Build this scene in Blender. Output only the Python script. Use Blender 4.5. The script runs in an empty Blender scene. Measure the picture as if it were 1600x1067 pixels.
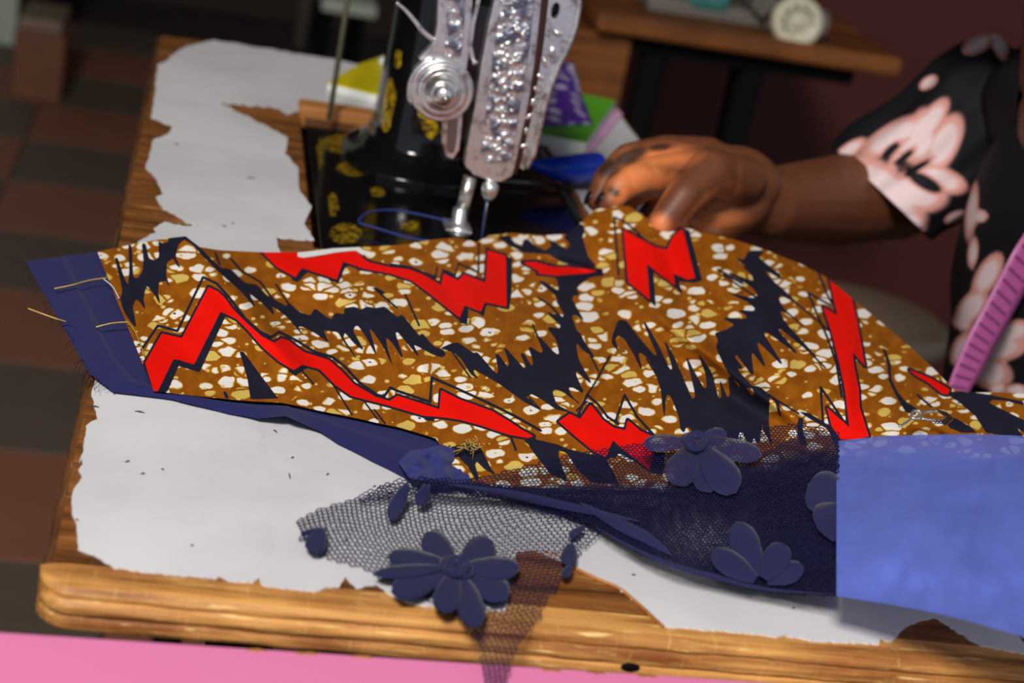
import bpy, bmesh, math, random
import numpy as np
from mathutils import Vector, geometry, noise
random.seed(7); rng = np.random.default_rng(7)
S = bpy.context.scene; COL = S.collection
T = 0.75                                  # height of the sewing table top

# ------------------------------------------------------------------ camera
def rotm(rx, ry, rz):
    c, s = math.cos, math.sin
    X = np.array([[1,0,0],[0,c(rx),-s(rx)],[0,s(rx),c(rx)]])
    Y = np.array([[c(ry),0,s(ry)],[0,1,0],[-s(ry),0,c(ry)]])
    Z = np.array([[c(rz),-s(rz),0],[s(rz),c(rz),0],[0,0,1]])
    return Z @ Y @ X
FPX = 2793.3
ANG = (1.2158, -.1785, -.1395)
RM = rotm(*ANG); CAM = np.array([.0312, -.6269, .3528 + T])
cd = bpy.data.cameras.new('camera'); cam = bpy.data.objects.new('camera', cd); COL.objects.link(cam)
cam.location = CAM; cam.rotation_euler = ANG
cd.sensor_width = 36; cd.lens = FPX / 1600 * 36; cd.clip_start = .05
cd.dof.use_dof = True; cd.dof.focus_distance = .90; cd.dof.aperture_fstop = 8.5
S.camera = cam

# ------------------------------------------------------------------ light and exposure
w = bpy.data.worlds.new('sky'); S.world = w; w.use_nodes = True
w.node_tree.nodes['Background'].inputs[0].default_value = (.72, .82, 1, 1)
w.node_tree.nodes['Background'].inputs[1].default_value = .40
ld = bpy.data.lights.new('door_daylight', 'AREA'); ld.shape = 'RECTANGLE'; ld.size = .55; ld.size_y = .55
ld.energy = 78; ld.color = (1, .97, .92)
lo = bpy.data.objects.new('door_daylight', ld); COL.objects.link(lo); lo.location = (-.62, -1.55, 2.72)
lo.rotation_euler = (Vector((.25, .35, .75)) - Vector(lo.location)).to_track_quat('-Z', 'Y').to_euler()
S.view_settings.view_transform = 'Standard'; S.view_settings.look = 'None'
S.view_settings.gamma = 1; S.view_settings.exposure = 0; S.view_settings.use_curve_mapping = False

# ------------------------------------------------------------------ helpers: photograph pixel -> point on a real plane
def ray(x, y): return RM @ np.array([(x-800)/FPX, -(y-533.5)/FPX, -1.])
def onz(x, y, h=0.):
    d = ray(x, y); return CAM + d*((h+T-CAM[2])/d[2])
def ony(x, y, Y):
    d = ray(x, y); return CAM + d*((Y-CAM[1])/d[1])
def rays(P):
    P = np.asarray(P, float); d = np.stack([(P[:,0]-800)/FPX, -(P[:,1]-533.5)/FPX, -np.ones(len(P))], 1)
    return d @ RM.T
def onz_v(P, H):
    d = rays(P); return CAM + d*((np.asarray(H)+T-CAM[2])/d[:,2])[:,None]
def proj_v(W):
    q = (np.asarray(W)-CAM) @ RM
    return np.stack([800+FPX*q[:,0]/-q[:,2], 533.5-FPX*q[:,1]/-q[:,2]], 1)
def srgb(r, g, b):
    f = lambda c: (c/255/12.92) if c/255 <= .04045 else ((c/255+.055)/1.055)**2.4
    return (f(r), f(g), f(b), 1)

# ------------------------------------------------------------------ objects
def tag(o, label=None, cat=None, group=None, kind=None):
    if label: o['label'] = label
    if cat: o['category'] = cat
    if group: o['group'] = group
    if kind: o['kind'] = kind
    return o
def rootloc(p):
    v = Vector((0,0,0))
    while p is not None: v += p.location; p = p.parent
    return v
def thing(name, loc, label, cat, group=None):
    o = bpy.data.objects.new(name, None); COL.objects.link(o); o.location = loc; o.empty_display_size = .02
    return tag(o, label, cat, group)
def mesh(name, V, F, mat=None, parent=None, smooth=True, loc=None):
    V = np.asarray(V, float).reshape(-1, 3)
    base = np.array(rootloc(parent)) if parent is not None else np.zeros(3)
    if loc is not None: base = base + np.array(loc) - base
    me = bpy.data.meshes.new(name)
    me.from_pydata((V-base).tolist(), [], [list(map(int, f)) for f in F]); me.update()
    if smooth: me.polygons.foreach_set('use_smooth', [True]*len(me.polygons))
    o = bpy.data.objects.new(name, me); COL.objects.link(o)
    if mat: me.materials.append(mat)
    if parent is not None: o.parent = parent
    if loc is not None: o.location = Vector(loc) - (rootloc(parent) if parent is not None else Vector((0,0,0)))
    return o
def frombm(name, bm, mat, parent=None, smooth=False, loc=None):
    bmesh.ops.recalc_face_normals(bm, faces=bm.faces)
    bm.verts.index_update()
    V = [v.co[:] for v in bm.verts]; F = [[v.index for v in f.verts] for f in bm.faces]; bm.free()
    return mesh(name, V, F, mat, parent, smooth, loc)
def bevel(o, wd=.002, seg=2):
    m = o.modifiers.new('bevel', 'BEVEL'); m.width = wd; m.segments = seg; m.limit_method = 'ANGLE'; m.angle_limit = .6
    return o
def solid(o, t=.0006, off=0):
    m = o.modifiers.new('solid', 'SOLIDIFY'); m.thickness = t; m.offset = off; return o
def sub(o, n=1):
    m = o.modifiers.new('sub', 'SUBSURF'); m.levels = n; m.render_levels = n; return o
def boxbm(bm, a, b):
    x0,y0,z0 = a; x1,y1,z1 = b
    vs = [bm.verts.new(p) for p in ((x0,y0,z0),(x1,y0,z0),(x1,y1,z0),(x0,y1,z0),(x0,y0,z1),(x1,y0,z1),(x1,y1,z1),(x0,y1,z1))]
    for f in ((0,3,2,1),(4,5,6,7),(0,1,5,4),(1,2,6,5),(2,3,7,6),(3,0,4,7)): bm.faces.new([vs[i] for i in f])
def box(name, a, b, mat, parent=None, bev=.002, loc=None):
    bm = bmesh.new(); boxbm(bm, a, b); o = frombm(name, bm, mat, parent, False, loc)
    if bev: bevel(o, bev)
    return o
def catmull(P, n):
    P = np.asarray(P, float); m = len(P)-1; out = []
    for t in np.linspace(0, m, n):
        i = min(int(t), m-1); u = t-i
        p0 = P[max(i-1,0)]; p1 = P[i]; p2 = P[i+1]; p3 = P[min(i+2,m)]
        out.append(.5*((2*p1)+(-p0+p2)*u+(2*p0-5*p1+4*p2-p3)*u*u+(-p0+3*p1-3*p2+p3)*u**3))
    return np.array(out)
def tube_vf(P, R, k=8, off=0, cap=True):
    P = np.asarray(P, float); n = len(P); R = np.broadcast_to(np.asarray(R, float), (n,))
    V = []; F = []; up = None
    for i in range(n):
        t = P[min(i+1,n-1)]-P[max(i-1,0)]; t = t/(np.linalg.norm(t)+1e-12)
        if up is None:
            up = np.array([0,0,1.]) if abs(t[2]) < .9 else np.array([1.,0,0])
        a = up - t*(up@t); a /= np.linalg.norm(a)+1e-12; up = a; b = np.cross(t, a)
        for j in range(k):
            q = 2*math.pi*j/k; V.append(P[i]+R[i]*(a*math.cos(q)+b*math.sin(q)))
    for i in range(n-1):
        for j in range(k): F.append([off+i*k+j, off+i*k+(j+1)%k, off+(i+1)*k+(j+1)%k, off+(i+1)*k+j])
    if cap:
        F.append([off+j for j in range(k)][::-1]); F.append([off+(n-1)*k+j for j in range(k)])
    return V, F
def tube(name, P, R, mat, parent=None, k=8):
    V, F = tube_vf(P, R, k); return mesh(name, V, F, mat, parent)
def lathe_vf(prof, c, axis, k=24, off=0):
    """prof: list of (distance along axis, radius)"""
    ax = np.asarray(axis, float); ax /= np.linalg.norm(ax)
    u = np.array([0,0,1.]) if abs(ax[2]) < .9 else np.array([1.,0,0]); u = u-ax*(u@ax); u /= np.linalg.norm(u); v = np.cross(ax, u)
    V = []; F = []
    for d, r in prof:
        for j in range(k):
            q = 2*math.pi*j/k; V.append(np.asarray(c)+ax*d+max(r,1e-5)*(u*math.cos(q)+v*math.sin(q)))
    n = len(prof)
    for i in range(n-1):
        for j in range(k): F.append([off+i*k+j, off+i*k+(j+1)%k, off+(i+1)*k+(j+1)%k, off+(i+1)*k+j])
    F.append([off+j for j in range(k)][::-1]); F.append([off+(n-1)*k+j for j in range(k)])
    return V, F
def lathe(name, prof, c, axis, mat, parent=None, k=24, smooth=True):
    V, F = lathe_vf(prof, c, axis, k); return mesh(name, V, F, mat, parent, smooth)
def ell_vf(c, r, n=8, k=10, off=0, M=None):
    V = []; F = []
    for i in range(n+1):
        a = math.pi*i/n
        for j in range(k):
            q = 2*math.pi*j/k
            p = np.array([r[0]*math.sin(a)*math.cos(q), r[1]*math.sin(a)*math.sin(q), r[2]*math.cos(a)])
            V.append(np.asarray(c)+(M@p if M is not None else p))
    for i in range(n):
        for j in range(k): F.append([off+i*k+j, off+(i+1)*k+j, off+(i+1)*k+(j+1)%k, off+i*k+(j+1)%k])
    return V, F
def prism(name, loop3, vec, mat, parent=None, holes=(), bev=0, smooth=False):
    """flat polygon (3D loop) with holes, given thickness along vec"""
    loops = [[Vector(p) for p in loop3]]+[[Vector(p) for p in h] for h in holes]
    tri = geometry.tessellate_polygon(loops)
    fl = [p for l in loops for p in l]; n = len(fl); vec = Vector(vec)
    V = [p[:] for p in fl]+[(p+vec)[:] for p in fl]; F = []
    for t in tri: F.append(list(t)); F.append([i+n for i in t][::-1])
    o = 0
    for l in loops:
        m = len(l)
        for i in range(m): F.append([o+i, o+(i+1)%m, n+o+(i+1)%m, n+o+i])
        o += m
    bm = bmesh.new(); vs = [bm.verts.new(v) for v in V]
    for f in F:
        try: bm.faces.new([vs[i] for i in f])
        except ValueError: pass
    ob = frombm(name, bm, mat, parent, smooth)
    if bev: bevel(ob, bev)
    return ob
def ragged(P, step=7, amp=1.6):
    out = []; P = np.asarray(P, float)
    for i in range(len(P)):
        a, b = P[i], P[(i+1) % len(P)]; n = max(1, int(np.linalg.norm(b-a)/step)); n = min(n, 60)
        d = (b-a)/(np.linalg.norm(b-a)+1e-9); nn = np.array([-d[1], d[0]])
        for k in range(n): out.append(a+(b-a)*k/n+nn*random.uniform(-amp, amp))
    return np.array(out)
def fattr(o, name, vals):
    a = o.data.attributes.new(name, 'FLOAT', 'POINT'); a.data.foreach_set('value', np.asarray(vals, np.float32))
def vattr(o, name, vals):
    a = o.data.attributes.new(name, 'FLOAT_VECTOR', 'POINT'); a.data.foreach_set('vector', np.asarray(vals, np.float32).ravel())

# ------------------------------------------------------------------ 2-D distance fields (cloth prints)
def pdist(Q, poly, closed=True):
    P = np.asarray(poly, float); n = len(P); D = np.full(len(Q), 1e9)
    for i in range(n if closed else n-1):
        a = P[i]; b = P[(i+1) % n]; e = b-a; w_ = Q-a
        t = np.clip((w_ @ e)/(e @ e+1e-9), 0, 1); d = w_-t[:,None]*e
        D = np.minimum(D, np.einsum('ij,ij->i', d, d))
    return np.sqrt(D)
def psdf(Q, poly):
    P = np.asarray(poly, float); n = len(P); ins = np.zeros(len(Q), bool)
    lo_, hi_ = P.min(0)-30, P.max(0)+30
    out = np.full(len(Q), 60.)
    m = np.all((Q > lo_) & (Q < hi_), 1); q = Q[m]
    if not len(q): return out
    ins = np.zeros(len(q), bool)
    for i in range(n):
        a = P[i]; b = P[(i+1) % n]
        c = (a[1] > q[:,1]) != (b[1] > q[:,1])
        ins ^= c & (q[:,0] < (b[0]-a[0])*(q[:,1]-a[1])/(b[1]-a[1]+1e-12)+a[0])
    out[m] = pdist(q, P)*np.where(ins, -1, 1); return out
def tps(P, h):
    P = np.asarray(P, float)/100; n = len(P); d = np.linalg.norm(P[:,None]-P[None], axis=2)
    K = np.where(d > 0, d*d*np.log(d+1e-12), 0)+np.eye(n)*.03
    A = np.zeros((n+3, n+3)); A[:n,:n] = K; A[:n,n] = 1; A[:n,n+1:] = P; A[n,:n] = 1; A[n+1:,:n] = P.T
    c = np.linalg.solve(A, np.concatenate([h, np.zeros(3)]))
    def f(Q):
        Q = np.asarray(Q, float)/100; o = c[n]+Q @ c[n+1:]
        for i in range(n):
            r = np.linalg.norm(Q-P[i], axis=1); o = o+c[i]*np.where(r > 0, r*r*np.log(r+1e-12), 0)
        return o
    return f

# ------------------------------------------------------------------ materials
class N:
    def __init__(s, name):
        s.m = bpy.data.materials.new(name); s.m.use_nodes = True; s.t = s.m.node_tree; s.b = s.t.nodes['Principled BSDF']
    def n(s, typ, **kw):
        x = s.t.nodes.new(typ)
        for k, v in kw.items():
            if k in x.inputs: s.set(x.inputs[k], v)
            else: setattr(x, k, v)
        return x
    def set(s, inp, v):
        if isinstance(v, bpy.types.NodeSocket): s.t.links.new(v, inp)
        else: inp.default_value = v
    def math(s, op, a, b=0., c=None):
        x = s.t.nodes.new('ShaderNodeMath'); x.operation = op; s.set(x.inputs[0], a); s.set(x.inputs[1], b)
        if c is not None: s.set(x.inputs[2], c)
        return x.outputs[0]
    def mix(s, f, a, b):
        x = s.t.nodes.new('ShaderNodeMix'); x.data_type = 'RGBA'; s.set(x.inputs[0], f); s.set(x.inputs[6], a); s.set(x.inputs[7], b); return x.outputs[2]
    def step(s, v, lo_, hi_):                     # 0 below lo, 1 above hi
        x = s.t.nodes.new('ShaderNodeMapRange'); x.interpolation_type = 'SMOOTHSTEP'; s.set(x.inputs[0], v); x.inputs[1].default_value = lo_; x.inputs[2].default_value = hi_; return x.outputs[0]
    def attr(s, name, out='Fac'):
        x = s.t.nodes.new('ShaderNodeAttribute'); x.attribute_name = name; return x.outputs[out]
    def noise(s, vec=None, scale=5., detail=3., rough=.55, out=0):
        x = s.t.nodes.new('ShaderNodeTexNoise'); x.inputs['Scale'].default_value = scale; x.inputs['Detail'].default_value = detail; x.inputs['Roughness'].default_value = rough
        if vec is not None: s.set(x.inputs['Vector'], vec)
        return x.outputs[out]
    def vor(s, vec, scale, feat='F1', out='Distance', rnd=1.):
        x = s.t.nodes.new('ShaderNodeTexVoronoi'); x.feature = feat; x.inputs['Scale'].default_value = scale
        x.inputs['Randomness'].default_value = rnd
        s.set(x.inputs['Vector'], vec); return x.outputs[out]
    def obj(s): return s.t.nodes.new('ShaderNodeTexCoord').outputs['Object']
    def map(s, vec, scale=(1,1,1), rot=(0,0,0), loc=(0,0,0)):
        x = s.t.nodes.new('ShaderNodeMapping'); s.set(x.inputs[0], vec); x.inputs['Scale'].default_value = scale; x.inputs['Rotation'].default_value = rot; x.inputs['Location'].default_value = loc; return x.outputs[0]
    def bump(s, h, strength=.3, dist=.001):
        x = s.t.nodes.new('ShaderNodeBump'); x.inputs['Strength'].default_value = strength; x.inputs['Distance'].default_value = dist; s.set(x.inputs['Height'], h)
        s.t.links.new(x.outputs[0], s.b.inputs['Normal'])
    def out(s, **kw):
        for k, v in kw.items(): s.set(s.b.inputs[k.replace('_', ' ')], v)
        return s.m
def plain(name, rgb, rough=.6, metal=0., var=.12, scale=40., bump=0., spec=.4):
    a = N(name); c = srgb(*rgb); n = a.noise(a.obj(), scale, 4)
    dark = tuple(x*(1-var*2) for x in c[:3])+(1,); lite = tuple(min(1, x*(1+var)) for x in c[:3])+(1,)
    a.out(Base_Color=a.mix(n, dark, lite), Roughness=rough, Metallic=metal, Specular_IOR_Level=spec)
    if bump: a.bump(n, bump, .002)
    return a.m
def wood(name, c1, c2, axis=0, rough=.55, sc=60., bump=.5, scratch=None):
    a = N(name); s = [sc, sc, sc]; s[axis] = sc*.06; o = a.obj()
    n = a.noise(a.map(o, s), 1., 6, .65); n2 = a.noise(o, 18., 3)
    f = a.step(a.math('ADD', a.math('MULTIPLY', n, .75), a.math('MULTIPLY', n2, .25)), .36, .64)
    col = a.mix(f, srgb(*c1), srgb(*c2))
    if scratch:
        s2 = [sc*5, sc*5, sc*5]; s2[axis] = sc*.4
        n3 = a.step(a.noise(a.map(o, s2, (.2, .1, .5)), 1., 3), .6, .75); col = a.mix(n3, col, srgb(*scratch))
        n4 = a.step(a.noise(a.map(o, (sc*6, sc*.35, sc), (0, 0, .7)), 1., 3), .62, .72); col = a.mix(a.math('MULTIPLY', n4, .22), col, srgb(*scratch))
    a.out(Base_Color=col, Roughness=rough, Specular_IOR_Level=.3); a.bump(n, bump, .0015); return a.m
M = {}
a = N('white_laminate'); o_ = a.obj(); n = a.noise(o_, 9., 5); sp = a.noise(o_, 260., 2)
c = a.mix(a.step(n, .35, .7), srgb(224,222,222), srgb(210,207,209)); c = a.mix(a.math('MULTIPLY', a.step(sp, .74, .8), .35), c, srgb(120,110,100))
st = a.noise(a.map(o_, (60, 8, 8)), 1., 4)
c = a.mix(a.math('MULTIPLY', a.step(st, .62, .8), .12), c, srgb(150,140,135))
M['lam'] = a.out(Base_Color=c, Roughness=.38, Specular_IOR_Level=.4); a.bump(n, .05, .001)
M['wood'] = wood('bare_wood', (74,40,14), (146,90,42), 0, .5, 80, .8, (196,146,84))
M['edge'] = wood('worn_wood_edge', (134,74,30), (222,160,86), 0, .45, 110, 1., (246,206,130))
M['sidewood'] = wood('rough_side_wood', (44,24,10), (112,68,34), 1, .7, 120, 1., (160,110,64))
M['strip'] = wood('strip_wood', (150,92,45), (196,132,72), 0, .5, 60, .4)
M['bgwood'] = wood('brown_table_wood', (84,44,16), (140,82,34), 0, .55, 40, .4)
M['iron'] = plain('black_iron', (14,12,12), .85, 0, .2, 30, spec=.12)
M['pink'] = plain('pink_laminate', (236,132,178), .35, 0, .03, 4)
a = N('black_japan'); gold = a.attr('gold'); nz = a.noise(a.obj(), 300., 6, .85)
g = a.math('MULTIPLY', a.step(gold, .5, .55), a.step(nz, .46, .54))
M['japan'] = a.out(Base_Color=a.mix(g, srgb(14,13,14), srgb(196,156,16)), Roughness=.12, Specular_IOR_Level=.6)
a = N('embossed_chrome'); ob = a.obj(); wv_ = a.n('ShaderNodeVectorMath', operation='MULTIPLY_ADD'); a.set(wv_.inputs[0], a.noise(ob, 110., 2, out=1)); wv_.inputs[1].default_value = (.006,.006,.006); a.set(wv_.inputs[2], ob); v = a.vor(wv_.outputs[0], 170., 'SMOOTH_F1'); n = a.noise(ob, 420., 3)
ht = a.math('ADD', v, a.math('MULTIPLY', n, .5)); tint = a.noise(ob, 60., 2)
M['emboss'] = a.out(Base_Color=a.mix(a.step(v, .3, .62), a.mix(a.step(tint, .4, .65), srgb(236,234,230), srgb(196,198,208)), srgb(120,124,142)), Metallic=.85, Roughness=.3); a.bump(ht, .8, .0026)  # blue-grey shade of the embossing's recesses is painted into the base colour
a = N('chrome'); n = a.noise(a.obj(), 160., 3); tn = a.noise(a.obj(), 70., 4, .7)
M['chrome'] = a.out(Base_Color=a.mix(a.step(tn, .48, .66), srgb(232,232,230), srgb(158,142,132)), Metallic=.88, Roughness=a.math('ADD', a.math('MULTIPLY', n, .22), .2)); a.bump(n, .16, .0014)
M['steel'] = plain('dull_steel', (150,148,145), .35, 1., .1, 80)
M['brownmetal'] = plain('brown_worn_metal', (92,62,56), .3, .8, .25, 60)
M['thread_blue'] = plain('blue_thread', (45,60,130), .7)
M['thread_gold'] = plain('golden_thread', (205,170,90), .4, 0, .25, 400)
M['thread_dark'] = plain('dark_thread', (30,26,40), .8)
M['belt'] = plain('leather_belt', (92,86,66), .6)
def weave(name, rgb, sc=1400., rough=.85, sheen=.3, var=.1):
    a = N(name); o = a.obj(); c = srgb(*rgb)
    wv = a.math('MULTIPLY', a.noise(a.map(o, (sc, sc*.12, sc)), 1., 2), a.noise(a.map(o, (sc*.12, sc, sc)), 1., 2))
    n = a.noise(o, 25., 4)
    col = a.mix(n, tuple(x*(1-var*2) for x in c[:3])+(1,), tuple(x*(1+var) for x in c[:3])+(1,))
    a.out(Base_Color=col, Roughness=rough, Specular_IOR_Level=.15); a.b.inputs['Sheen Weight'].default_value = sheen*.25
    a.bump(wv, .35, .0006); return a
M['navy'] = weave('navy_lining_cloth', (38,38,92)).m
M['flap'] = weave('navy_flap_cloth', (50,56,116)).m
M['net'] = plain('navy_net_thread', (28,28,62), .9, spec=.1)
M['applique'] = weave('navy_applique_cloth', (36,36,74), 900., .9, .4, .15).m
a = weave('sheer_applique_cloth', (50,50,98), 900., .9, .4, .25); tr = a.n('ShaderNodeBsdfTransparent'); mx = a.n('ShaderNodeMixShader')
mx.inputs[0].default_value = .62; a.t.links.new(tr.outputs[0], mx.inputs[1]); a.t.links.new(a.b.outputs[0], mx.inputs[2]); a.t.links.new(mx.outputs[0], a.t.nodes['Material Output'].inputs[0]); M['applique2'] = a.m
a = weave('dark_sheer_cloth', (36,36,68), 900., .85, .3, .2)
tr = a.n('ShaderNodeBsdfTransparent'); mx = a.n('ShaderNodeMixShader'); a.set(mx.inputs[0], a.attr('opacity'))
a.t.links.new(tr.outputs[0], mx.inputs[1]); a.t.links.new(a.b.outputs[0], mx.inputs[2]); a.t.links.new(mx.outputs[0], a.t.nodes['Material Output'].inputs[0]); M['sheer'] = a.m
a = weave('blue_chiffon', (96,112,200), 500., .9, .2, .12)
tr = a.n('ShaderNodeBsdfTransparent'); mx = a.n('ShaderNodeMixShader'); op = a.math('ADD', .86, a.math('MULTIPLY', a.noise(a.obj(), 30., 3), .1)); a.set(mx.inputs[0], op)
a.t.links.new(tr.outputs[0], mx.inputs[1]); a.t.links.new(a.b.outputs[0], mx.inputs[2]); a.t.links.new(mx.outputs[0], a.t.nodes['Material Output'].inputs[0]); M['chiffon'] = a.m
# wax print: brown ground with white and yellow cells, navy and red shapes from distance attributes
a = N('wax_print_cotton'); uv = a.attr('cloth_uv', 'Vector')
wob = a.n('ShaderNodeVectorMath', operation='MULTIPLY_ADD'); a.set(wob.inputs[0], a.noise(uv, .035, 2, out=1)); wob.inputs[1].default_value = (13,13,0); a.set(wob.inputs[2], uv)
u2 = a.map(wob.outputs[0], (1/29, 1/14.5, 1), (0, 0, -.06))
edge = a.vor(u2, 1., 'DISTANCE_TO_EDGE'); f1 = a.vor(u2, 1.); cc = a.vor(u2, 1., 'F1', 'Color')
sep = a.n('ShaderNodeSeparateColor'); a.set(sep.inputs[0], cc)
rad = a.math('ADD', .28, a.math('MULTIPLY', sep.outputs[0], .34))
big = a.noise(uv, .012, 2)
inside = a.math('MINIMUM', a.math('SUBTRACT', edge, .06), a.math('SUBTRACT', rad, f1))
inside = a.math('SUBTRACT', inside, a.math('MULTIPLY', a.step(big, .54, .7), .1))
inside = a.math('ADD', inside, a.math('MULTIPLY', a.math('SUBTRACT', a.noise(uv, .2, 2), .5), .06))
yel = a.mix(a.step(a.noise(uv, .09, 3), .4, .6), srgb(196,148,40), srgb(222,186,88))
base = a.mix(a.step(a.noise(uv, .05, 3), .3, .7), srgb(138,74,6), srgb(158,90,12))
col = a.mix(a.step(inside, -.035, .0), base, yel)
wht = a.mix(a.step(sep.outputs[1], .82, .85), srgb(238,230,222), srgb(214,182,92))
col = a.mix(a.step(inside, .01, .05), col, wht)
dot = a.math('MULTIPLY', a.step(sep.outputs[2], .88, .9), a.step(a.math('SUBTRACT', .1, f1), 0., .03))
col = a.mix(dot, col, srgb(30,28,40))
s2 = a.map(uv, (1/13, 1/9, 1), (0, 0, .3), (7, 3, 0)); f2 = a.vor(s2, 1.); c2 = a.n('ShaderNodeSeparateColor'); a.set(c2.inputs[0], a.vor(s2, 1., 'F1', 'Color'))
small = a.math('MULTIPLY', a.step(a.math('SUBTRACT', a.math('MULTIPLY', c2.outputs[0], .34), f2), -.03, .04), a.step(c2.outputs[1], .62, .66))
col = a.mix(small, col, srgb(222,190,110))
col = a.mix(a.step(a.attr('dark'), .5, -.5), col, a.mix(a.noise(uv, .03, 3), srgb(24,24,36), srgb(36,36,54)))
col = a.mix(a.step(a.attr('red'), .5, -.5), col, srgb(238,16,3))
col = a.mix(a.step(a.attr('white'), .5, -.5), col, srgb(232,228,222))
wv = a.math('MULTIPLY', a.noise(a.map(uv, (1.2, .2, 1)), 1., 2), a.noise(a.map(uv, (.2, 1.2, 1)), 1., 2))
M['print'] = a.out(Base_Color=col, Roughness=.75, Specular_IOR_Level=.12); a.b.inputs['Sheen Weight'].default_value = .0; a.bump(wv, .2, .0005)
a = N('skin'); o_ = a.obj(); n = a.noise(o_, 90., 4); palm = a.attr('palm'); dkc = a.attr('stain')
c = a.mix(n, srgb(96,54,32), srgb(122,70,44)); c = a.mix(palm, c, a.mix(n, srgb(214,118,62), srgb(236,142,84)))
c = a.mix(dkc, c, srgb(22,16,16))
M['skin'] = a.out(Base_Color=c, Roughness=.5, Specular_IOR_Level=.4); a.b.inputs['Subsurface Weight'].default_value = .06
a.b.inputs['Subsurface Radius'].default_value = (.006, .002, .001); a.bump(a.noise(o_, 450., 4), .12, .001)
a = N('floral_dress'); pet = a.attr('petal'); n = a.noise(a.obj(), 60., 3)
c = a.mix(a.step(pet, .4, .0), srgb(20,19,24), a.mix(a.step(pet, -.45, -.05), srgb(238,212,210), srgb(226,160,148)))
M['dress'] = a.out(Base_Color=c, Roughness=.7, Specular_IOR_Level=.2); a.bump(n, .1, .002)
M['tape'] = plain('pink_tape', (172,84,138), .45, 0, .06, 60)
M['tapemark'] = plain('tape_print', (128,54,112), .5)
M['nail'] = plain('dark_nail', (26,18,20), .3)
M['stool'] = plain('beige_plastic', (140,118,96), .5)
M['teal'] = plain('teal_enamel', (70,128,120), .3, 0, .15, 20)
M['cream'] = plain('cream_enamel', (225,215,185), .4, 0, .2, 120)
M['grey'] = plain('grey_enamel', (120,112,104), .4)
M['blue'] = plain('blue_plastic', (20,62,190), .3, 0, .05)
M['bluebowl'] = plain('blue_bowl_plastic', (10,70,200), .35)
M['yellow'] = plain('yellow_cover', (214,196,10), .5, 0, .05)
M['green'] = plain('green_cover', (96,180,40), .45, 0, .12, 14)
M['paper'] = plain('white_pages', (228,232,224), .7, 0, .06, 400)
a = N('purple_packet_film'); o_ = a.obj(); vv = a.vor(a.map(o_, (60, 110, 60)), 1.)
M['purple'] = a.out(Base_Color=a.mix(a.step(vv, .3, .5), srgb(196,186,214), srgb(88,50,150)), Roughness=.3)
M['lilac'] = plain('lilac_paper', (222,172,206), .6)
M['tile_r'] = plain('red_brown_tile', (146,94,72), .6, 0, .1, 8, .1)
M['tile_d'] = plain('grey_brown_tile', (104,88,76), .6, 0, .1, 8, .1)
M['grout'] = plain('grout', (60,52,46), .9)
M['maroon'] = plain('maroon_wall_paint', (84,34,26), .7, 0, .1, 3)
M['darkwall'] = plain('dark_brown_wall_paint', (60,46,40), .8, 0, .1, 3)
M['ceil'] = plain('grey_ceiling_paint', (120,112,105), .9)
M['pale'] = plain('pale_green_paint', (196,206,186), .5)
M['legwood'] = plain('reddish_leg_wood', (130,82,58), .6, 0, .15, 25)
M['lint'] = plain('dark_lint', (60,52,46), .9)
# ------------------------------------------------------------------ the room
fl = box('floor', (-2.2, -.6, -.03), (3.4, 5.4, -.012), M['grout'], None, 0, loc=(0, 0, -.012)); tag(fl, kind='structure')
tm = {}
for i in range(-5, 8):
    for k in range(-1, 13):
        x0 = .005+.31*i; y0 = 1.37-.31*3+.31*k
        if y0 < -.3 or x0 < -1.6 or x0 > 2.2 or y0 > 4.6: continue
        key = 'r' if (i+k) % 2 == 0 else 'd'
        if key not in tm:
            o = box('tile', (x0+.0012, y0+.0012, -.012), (x0+.3088, y0+.3088, 0), M['tile_r' if key == 'r' else 'tile_d'], fl, .002, loc=(x0+.155, y0+.155, 0)); tm[key] = o
        else:
            o = tm[key].copy(); COL.objects.link(o); o.parent = fl; o.location = Vector((x0+.155, y0+.155, 0))-fl.location
tag(box('wall_back', (-2.2, 4.9, 0), (3.4, 5.0, 2.7), M['darkwall'], None, 0, loc=(0, 4.9, 0)), kind='structure')
tag(box('wall_right', (.66, 2.35, 0), (3.4, 2.45, 2.7), M['maroon'], None, 0, loc=(2., 2.35, 0)), kind='structure')
tag(box('wall_left', (-2.3, -.4, 0), (-2.2, 5, 2.7), M['darkwall'], None, 0, loc=(-2.2, 2, 0)), kind='structure')
tag(box('ceiling', (-2.3, -.3, 2.7), (3.4, 5, 2.78), M['ceil'], None, 0, loc=(0, 2, 2.7)), kind='structure')

# ------------------------------------------------------------------ sewing table
W, D = .42, 1.0
SX0, SX1, SY0, SY1 = .118, .322, .447, .811          # cut-out for the machine bed
tb = thing('sewing_table', (.21, .5, 0), 'worn sewing machine table with peeling white laminate and bare wooden edges', 'table')
bm = bmesh.new(); zt = T; zb = T-.019
for a_, b_ in (((0,.006,zb),(SX0,D,zt)), ((SX1,.006,zb),(W,D,zt)), ((SX0,.006,zb),(SX1,SY0,zt)), ((SX0,SY1,zb),(SX1,D,zt))): boxbm(bm, a_, b_)
frombm('board', bm, M['wood'], tb)
box('recess_tray', (SX0-.004, SY0-.004, zb-.05), (SX1+.004, SY1+.004, zb-.0005), M['wood'], tb, 0)
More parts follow.
